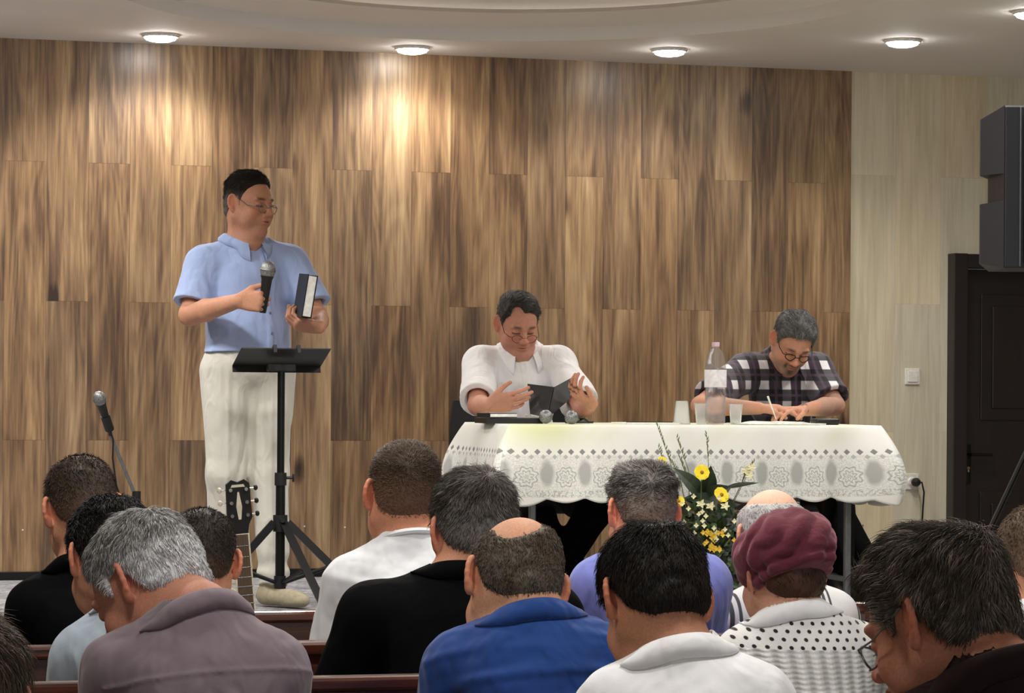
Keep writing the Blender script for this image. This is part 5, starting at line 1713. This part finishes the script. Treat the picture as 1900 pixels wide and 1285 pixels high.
sitter('seated man with dark short hair, only his head showing beside the guitar neck', (372, 1046), 7.38, yaw=8, pitch=22, roll=3, neck=(372, 1120), shA=(240, 1168), shB=(505, 1172),
       dN=.06, hs=1.12, hair=H_([DK, S(52, 42, 34), DK], fade=S(110, 86, 70), **dict(BUZZ, fadez=(-.08, 0.))),
       shirt=dict(mat=C_paleblue, collar=dict(gap=20)), seed=7, hip_z=.62)
# second row
sitter('seated man in a black polo shirt with thick greying dark hair', (881, 992), 5.92, yaw=0, pitch=18, hs=1.04, neck=(862, 1075), shA=(640, 1100), shB=(1070, 1100),
       dN=.05, hair=H_([S(66, 60, 55), MG, S(84, 74, 66), GR, S(78, 72, 68)], top=.016, side=.008, L=.034, Ls=.014, n=15000, mode='whorl', crown=(.012, -.085, .075), lift=.16, messy=.5, w=.0008, sides=S(150, 146, 142), sides_amt=.4),
       shirt=dict(mat=C_black, collar=dict(gap=20, stand=.034), fold=.004, sleeve=.85), seed=8, bulk=1.1, neck_r=.064, sleeve_out=.09)
sitter('seated man with black hair and a pale blue shirt behind the white-haired man', (206, 1042), 5.72, yaw=-14, pitch=26, roll=2, neck=(262, 1108), shA=(110, 1180), shB=(400, 1180),
       dN=.10, hair=H_([S(20, 18, 18), S(34, 29, 27)], top=.014, side=.009, L=.022, Ls=.012, n=9000, mode='down', lift=.3, w=.0010),
       shirt=dict(mat=C_paleblue, collar=dict(gap=20), fold=.007, sleeve=1.7), seed=9)
sitter('seated woman in a white crochet-knit jumper wearing a maroon velvet beret', (1452, 1066), 6.1, yaw=-8, pitch=14, hs=1.02, neck=(1470, 1142), dS=0, shA=(1340, 1184), shB=(1640, 1178),
       dN=.05, skin=S(190, 140, 116), shirt=dict(mat=C_crochet, collar=dict(gap=15, mat=C_white, r=1.26), fold=.003, sleeve=1.8, ease=.014), seed=10, neck_r=.050, bulk=.95,
       hair=H_([S(90, 62, 46), S(70, 48, 38)], top=.006, side=.008, L=.01, Ls=.012, n=1500, mode='down'), hat=True)
sitter('seated man with light brown short hair cut off by the frame beside the loudspeaker stand', (1922, 1046), 6.2, yaw=0, pitch=15, neck=(1930, 1128), shA=(1800, 1180), shB=(2080, 1180),
       dN=.05, hair=H_([S(120, 100, 82), S(96, 78, 62)], fade=S(170, 136, 114), **BUZZ), shirt=dict(mat=C_white, collar=dict(gap=20), fold=.006), seed=11)
# third row
sitter('seated balding man in a royal blue shirt leaning forward', (953, 1088), 5.16, yaw=-6, pitch=30, roll=13, hs=1.04, neck=(985, 1146), shA=(800, 1190), shB=(1160, 1172),
       dN=.06, hair=H_([S(66, 56, 46), S(92, 78, 64), S(108, 98, 88), S(54, 46, 38)], top=.006, side=.006, L=.012, Ls=.009, n=12000, mode='down', lift=.25, w=.0007,
                      bald=[((-.016, -.018, .115), (.056, .088, .056)), ((-.024, -.080, .084), (.040, .036, .044))]),
       shirt=dict(mat=C_navyblue, collar=dict(gap=20, leaf=.040, r=1.03), fold=.008, sleeve=1.6, h=.004, wr=[(2, .075, .007), (2, .045, .003)]), seed=12, skin=S(200, 148, 118), bulk=1.05, h=.0035)
sitter('seated man with a grey-white head of hair bowed low in a mauve-grey pleated shirt', (276, 1092), 5.02, yaw=-48, pitch=40, roll=6, hs=1.06, neck=(372, 1138), shA=(165, 1200), shB=(560, 1196), byaw=-8,
       dN=.10, hair=H_([S(120, 118, 116), GR, LG, S(104, 102, 100), S(150, 148, 146)], top=.013, side=.010, L=.026, Ls=.016, n=16000, mode='whorl', crown=(0, -.07, .10), lift=.14, messy=.5, sides=S(228, 228, 230), sides_amt=.85, w=.0009),
       shirt=dict(mat=C_mauve, collar=dict(gap=20, leaf=.040, r=1.03), fold=.008, sleeve=1.7, h=.004, yoke=.02, pleat=.010, wr=[(0, .085, .004)]), seed=13, skin=S(176, 122, 100), bulk=1.08, h=.0035)
sitter('seated man in a white shirt with smooth black hair', (1214, 1120), 4.62, yaw=-7, pitch=36, roll=4, hs=1.0, armf=.04, reach=.20, neck=(1258, 1212), shA=(1090, 1262), shB=(1460, 1256),
       dN=.07, hair=H_([S(22, 20, 20), S(40, 34, 30), S(18, 17, 17)], top=.016, side=.010, L=.030, Ls=.014, n=16000, mode='whorl', crown=(.01, -.07, .09), lift=.08, messy=.3, w=.0008),
       shirt=dict(mat=C_white, collar=dict(gap=20, leaf=.040, r=1.02), fold=.006, sleeve=1.7, h=.004, yoke=.035, wr=[(2, .11, .005)]), seed=14, skin=S(170, 118, 92), h=.0035)
# nearest row
sitter('nearest seated man in dark brown with tousled dark hair and glasses, head bowed', (1742, 1160), 3.78, yaw=-34, pitch=26, roll=3, hs=1.0, neck=(1850, 1252), shA=(1640, 1330), shB=(2060, 1300), byaw=-6,
       dN=.08, hair=H_([S(62, 53, 46), S(98, 86, 74), S(50, 44, 39), S(132, 118, 104), S(70, 60, 52)], top=.020, side=.012, L=.036, Ls=.022, n=20000, mode='whorl', crown=(.02, -.09, .07), lift=.16, messy=.9, w=.0008, lump=.2),
       shirt=dict(mat=C_brown, collar=dict(gap=20, leaf=.040, r=1.24), fold=.006, sleeve=1.7, neck_h=.01), seed=15, skin=S(168, 112, 88), h=.003, glasses=True, hip_z=.58)
sitter('person with shaggy brown hair cut off by the corner of the frame', (-70, 1318), 3.9, yaw=10, pitch=20, neck=(-80, 1450), shA=(-250, 1500), shB=(90, 1500),
       dN=.07, hair=H_([S(58, 48, 40), S(96, 82, 68), S(44, 37, 32)], top=.016, side=.012, L=.04, Ls=.03, n=9000, mode='whorl', lift=.25, messy=.7, w=.0010),
       shirt=dict(mat=C_brown, collar=dict(gap=20)), seed=16, hip_z=.53)
if 0: print(sys_out)
# ------------------------------------------------------------------ the standing man with the microphone
def Jm(px, py, D=11.5, dd=0.): return at(px, py, D+dd)
FC = 180.
# face turned to the right of the picture
yaw1 = 142.
C1 = Jm(462, 379, 11.5); R1 = head_R(yaw1, 7, 0)
by = math.radians(158); bf = v3(math.sin(by), math.cos(by), 0)
sA = Jm(378, 492, 11.5, -.01); sB = Jm(540, 490, 11.5, .10)
eA = Jm(352, 584, 11.5, -.10); wA = Jm(462, 556, 11.5, -.36)
eB = Jm(588, 588, 11.5, .02); wB = Jm(592, 606, 11.5, -.22)
H1 = Jm(459, 672, 11.5, .03)
mic_b = Jm(487, 580, 11.5, -.40); mic_t = Jm(500, 478, 11.5, -.42)
mdir = unit(mic_t-mic_b)
palm = mic_b+mdir*.055
# right hand closes round the microphone
hd_d = unit(RT*.93-FW*.22+UP*.16); hd_d = unit(hd_d-mdir*np.dot(hd_d, mdir)*.6)
hd_n = unit(FW*.95+RT*.30); hd_n = unit(hd_n-hd_d*np.dot(hd_n, hd_d))
wA = (mic_b+mdir*.045)-hd_n*.030-hd_d*(.094+.002)
M_mat = dict(mat=C_trousers_white, legs=[(H1+v3(-.088, -.01, -.04)+UP*0, Jm(418, 880, 11.5, -.05), Jm(412, 1078, 11.5, .03)),
                                         (H1+v3(.09, 0, -.04), Jm(500, 880, 11.5, .0), Jm(506, 1086, 11.5, -.06))],
             w=1.08, deep=1.0, hipw=.84, k=.035, top=.095, crease=True, fold=.010, h=.005, feet=[unit(v3(.25, -1, 0)), unit(v3(.75, -1, 0))], shoe=plain('tan_suede', S(176, 166, 140), .7))
M_shirt = dict(mat=C_lightblue, collar=dict(gap=22, points=.036, leaf=.036, stand=.026, mix=.1, push=.020, z=.004), placket=(-.02, -.11, -.20, -.29, -.37), button=plain('grey_button', S(96, 104, 140), .4), fold=.008, ease=.014, sleeve=.80, sleeve_r=1.22, hem=.050, h=.0045, vneck=.05)
root1, O1_ = person('standing man in light blue short-sleeved shirt and off-white trousers speaking into a microphone', None,
    C=C1, R=R1, hs=1.04, N=Jm(450, 448, 11.5, .02), A=sA, B=sB, H=H1, eA=eA, wA=wA, eB=eB, wB=wB, byaw=158, bulk=1.12, waist=1.10, belly=1.18, fat=1.12,
    h=.003, smooth=1, skin=S(190, 138, 112), ground=STAGE, seed=21, neck_r=.062, arm_r=1.08,
    face=dict(brow=S(50, 38, 32), lid_shade=S(60, 34, 28), beard=(S(140, 100, 84), .25)),
    hair=dict(cols=[S(26, 20, 18), S(44, 34, 30), S(24, 20, 18)], top=.016, side=.008, L=.026, Ls=.010, n=9000, mode='side2', lift=.08, messy=.2, w=.0009, sides=S(126, 118, 112), sides_amt=.7, hl=-.022),
    hands=[dict(d=hd_d, n=hd_n, curl=(68, 88, 50), tcurl=22, tout=42, spread=1, thumb=1),
           dict(d=unit(-RT*.9-FW*.12+UP*.12), n=unit(UP*.75+FW*.45), curl=(38, 55, 35), tcurl=18, tout=45, spread=2, thumb=1)],
    glasses=dict(mat=M_steel, z=-.010, y=.110), shirt=M_shirt, trousers=M_mat)
microphone(mic_b, mic_t, 'black handheld microphone with grey grille held by the standing man', s=1.16)
# buttons down the shirt front
def buttons(root, O, pts, col_):
    for p in pts: MB().ball(Vector(p-O), .005, 8, (1, .4, 1)).build('button', col_, root)
# book under the left arm: dark cover, white page edge to the viewer
bt, bb = Jm(573, 512, 11.5, -.26), Jm(561, 586, 11.5, -.26)
zb_ = unit(bt-bb); xb_ = unit(RT*.93+FW*.36); xb_ = unit(xb_-zb_*np.dot(xb_, zb_)); yb_ = np.cross(zb_, xb_)
L_ = np.linalg.norm(bt-bb)
bk = empty('book', tuple(lerp(bt, bb, .5))); bk.rotation_euler = frame_M((0, 0, 0), xb_, yb_, zb_).to_euler()
tag(bk, 'thick dark book with white page edge held upright in the hand of the standing man', 'book')
MB().box((0, 0, 0), (.034, .115, L_), bevel=.002).build('page_block', M_paper, bk)
m = MB(); m.box((-.019, .004, 0), (.004, .125, L_+.012)); m.box((.019, .004, 0), (.004, .125, L_+.012)); m.box((0, .064, 0), (.040, .004, L_+.012)); m.build('cover', M_leather, bk)

# ------------------------------------------------------------------ the seated man reading
CH1 = on_y(968, 780, 11.95)
chair(CH1[0]+.02, 11.98, math.radians(180), 'black chair under the man in the white shirt', .30)
D2 = 12.22
by = math.radians(184)
C2 = at(960, 602, D2-.02); R2 = head_R(176, 26, 1)
H2 = v3(CH1[0]+.0, 11.95, STAGE+.56)
sA = at(890, 676, D2+.03); sB = at(1038, 676, D2+.03)
eA = at(886, 752, 11.95); wA = at(906, 751, 11.68); eB = at(1080, 756, 12.02); wB = at(1098, 748, 11.72)
for e in (eA, eB): e[2] = max(e[2], TOPZ+.045)
root2, O2_ = person('seated man in a white short-sleeved shirt and glasses reading a small black book', None,
    C=C2, R=R2, hs=1.05, N=at(964, 652, D2+.04), A=sA, B=sB, H=H2, eA=eA, wA=wA, eB=eB, wB=wB, byaw=184, bulk=1.02, fat=1.05, h=.003, smooth=1, ground=STAGE, seed=22,
    skin=S(198, 142, 120), face=dict(brow=S(70, 50, 42), lid_shade=S(50, 26, 22), beard=(S(160, 118, 104), .2)),
    hair=dict(cols=[S(58, 54, 52), S(40, 36, 34), S(96, 92, 88), S(44, 40, 38)], top=.018, side=.008, L=.028, Ls=.012, n=9000, mode='side', lift=.12, messy=.4, w=.0009, hl=-.014,
              bald=[((.035, .075, .085), (.030, .04, .03))], sides=S(150, 148, 144), sides_amt=.5),
    hands=[dict(d=unit(RT*.95-FW*.04+UP*.16), n=unit(FW*.9+UP*.35), curl=(12, 16, 12), tcurl=14, tout=40, spread=3, thumb=1, per=[(6, 14, 10), (8, 16, 12), (14, 20, 14), (20, 26, 16)]),
           dict(d=unit(v3(-.75, -.40, .35)), n=unit(v3(.35, .0, .9)), curl=(30, 38, 28), tcurl=20, tout=35, spread=5, thumb=-1)],
    glasses=dict(mat=plain('dark_red_frame', S(96, 40, 40), .3), z=-.016, y=.112, r=.0014),
    shirt=dict(mat=C_white, collar=dict(gap=30, points=.042, leaf=.038, stand=.026, mix=.05, push=.036, z=.016, r=1.08), placket=(-.10, -.18, -.26), button=M_white, fold=.008, ease=.014, sleeve=.86, sleeve_r=1.3, h=.0045, vneck=.075),
    trousers=dict(mat=C_trousers_black, legs=[(H2+v3(-.09, 0, -.02), at(1000, 960, 11.72), at(1070, 1095, 11.95)), (H2+v3(.09, 0, -.02), at(1100, 950, 11.78), at(1010, 1096, 11.75))], h=.009, feet=[bf, bf], w=1.05))
# black open book in his hands
sp_b = at(1022, 752, 11.68); sp_t = at(1029, 712, 11.72)
bk = empty('open_book', tuple(sp_b)); tag(bk, 'open black-covered book held up by the reading man', 'book')
def leafbox(a, b_, c, d_, th, name, mat, off=0.):
    """a slab with corners a b c d and thickness th"""
    a, b_, c, d_ = (Vector(q-sp_b) for q in (a, b_, c, d_)); n = (b_-a).cross(d_-a).normalized()
    m = MB(); hexa(m, [a+n*off, b_+n*off, c+n*off, d_+n*off, a+n*(off+th), b_+n*(off+th), c+n*(off+th), d_+n*(off+th)]); return m.build(name, mat, bk)
up_b = sp_t-sp_b
lb, lt = at(984, 768, 11.72), at(979, 712, 11.78)
rb, rt = at(1056, 742, 11.75), at(1063, 699, 11.80)
s0, s1 = at(1016, 775, 11.68), at(1028, 718, 11.74)
leafbox(lb, s0, s1, lt, .003, 'cover', M_leather); leafbox(s0, rb, rt, s1, .003, 'cover', M_leather)
leafbox(lerp(lb, s0, .03), s0, s1, lerp(lt, s1, .03), .009, 'page_block', M_paper, -.010); leafbox(s0, lerp(rb, s0, .03), lerp(rt, s1, .03), s1, .009, 'page_block', M_paper, -.010)

# ------------------------------------------------------------------ the seated man writing
CH2 = on_y(1458, 780, 12.0)
chair(CH2[0], 12.04, math.radians(180), 'black chair under the man in the plaid shirt')
t = NT('dark_plaid_cotton')
x, y, z = t.sep(t.coord())
xr = t.math('ADD', x, t.math('MULTIPLY', z, .12))
def stripes(c, per, w, off):
    f = t.math('ABSOLUTE', t.math('SUBTRACT', t.math('FRACT', t.math('ADD', t.math('DIVIDE', c, per), off)), .5)); return t.maprange(f, w, w+.03, 1, 0)
a_ = stripes(xr, .088, .20, 0); b_ = stripes(z, .090, .20, .3); a2 = stripes(xr, .088, .05, .5); b2 = stripes(z, .09, .05, .8)
n = t.noise(t.coord(), 12, 3)
c = t.mixc(t.math('MULTIPLY', a_, .30), S(14, 13, 17), S(120, 112, 126)); c = t.mixc(t.math('MULTIPLY', b_, .25), c, S(108, 90, 110))
c = t.mixc(t.math('MULTIPLY', a_, b_), c, S(224, 222, 226)); c = t.mixc(t.math('MULTIPLY', t.math('MAXIMUM', a2, b2), .35), c, S(108, 84, 108))
t.set(color=c, rough=.85, sheen=.2); C_plaid = t.m
D3 = 12.42
C3 = at(1470, 634, 12.26); R3 = head_R(186, 42, -10)
H3 = v3(CH2[0], 12.0, STAGE+.56)
sA = at(1378, 690, D3+.0); sB = at(1516, 688, D3+.02)
eA = at(1300, 752, 12.12); wA = at(1408, 757, 11.90); eB = at(1550, 752, 12.30); wB = at(1492, 766, 11.96)
for e in (eA, eB): e[2] = max(e[2], TOPZ+.056)
wA[2] = max(wA[2], TOPZ+.062); wB[2] = max(wB[2], TOPZ+.058)
root3, O3_ = person('seated grey-haired man in a dark plaid shirt bent over the table writing', None,
    C=C3, R=R3, hs=1.03, N=at(1452, 668, D3-.02), A=sA, B=sB, H=H3, eA=eA, wA=wA, eB=eB, wB=wB, byaw=182, bulk=1.02, fat=1.05, h=.003, smooth=1, ground=STAGE, seed=23,
    skin=S(204, 150, 124), face=dict(brow=S(60, 48, 44), lid_shade=S(50, 28, 24), stache=S(70, 58, 54), beard=(S(150, 132, 122), .5)),
    hair=dict(cols=[S(112, 112, 112), S(150, 150, 150), S(84, 84, 84), S(178, 178, 178)], top=.018, side=.010, L=.030, Ls=.012, n=9000, mode='fwd', lift=.18, messy=.8, w=.0010),
    hands=[dict(d=unit(v3(.93, -.25, .02)), n=unit(v3(.15, .1, -1)), curl=(14, 20, 14), tcurl=20, tout=30, spread=3, thumb=-1),
           dict(d=unit(v3(-.9, -.35, .0)), n=v3(0, 0, -1), curl=(14, 20, 14), tcurl=20, spread=3, thumb=1)],
    glasses=dict(mat=M_black, z=.002, y=.112, r=.0020),
    shirt=dict(mat=C_plaid, collar=dict(gap=34, points=.032, leaf=.036, stand=.024, mix=.1, push=.030, z=.008, r=1.05), fold=.009, ease=.014, sleeve=.80, sleeve_r=1.3, h=.0045, vneck=.06),
    trousers=dict(mat=C_trousers_black, legs=[(H3+v3(-.09, 0, -.02), v3(CH2[0]-.02, 11.52, STAGE+.50), v3(CH2[0]+.12, 11.25, STAGE+.09)), (H3+v3(.09, 0, -.02), v3(CH2[0]+.06, 11.50, STAGE+.50), v3(on_y(1556, 1090, 11.0)[0], 11.0, STAGE+.09))], h=.009, w=1.05,
                  feet=[v3(.5, -1, 0), v3(.9, -.8, 0)]))
pb = at(1440, 764, 11.82); pb[2] = TOPZ+.02
pn = MB().tube([tuple(pb), tuple(pb+v3(-.045, -.02, .095))], [.002, .0045], 10).build('pen', M_white, smooth=True, origin=tuple(pb)); tag(pn, 'white pen in the hand of the writing man', 'pen')
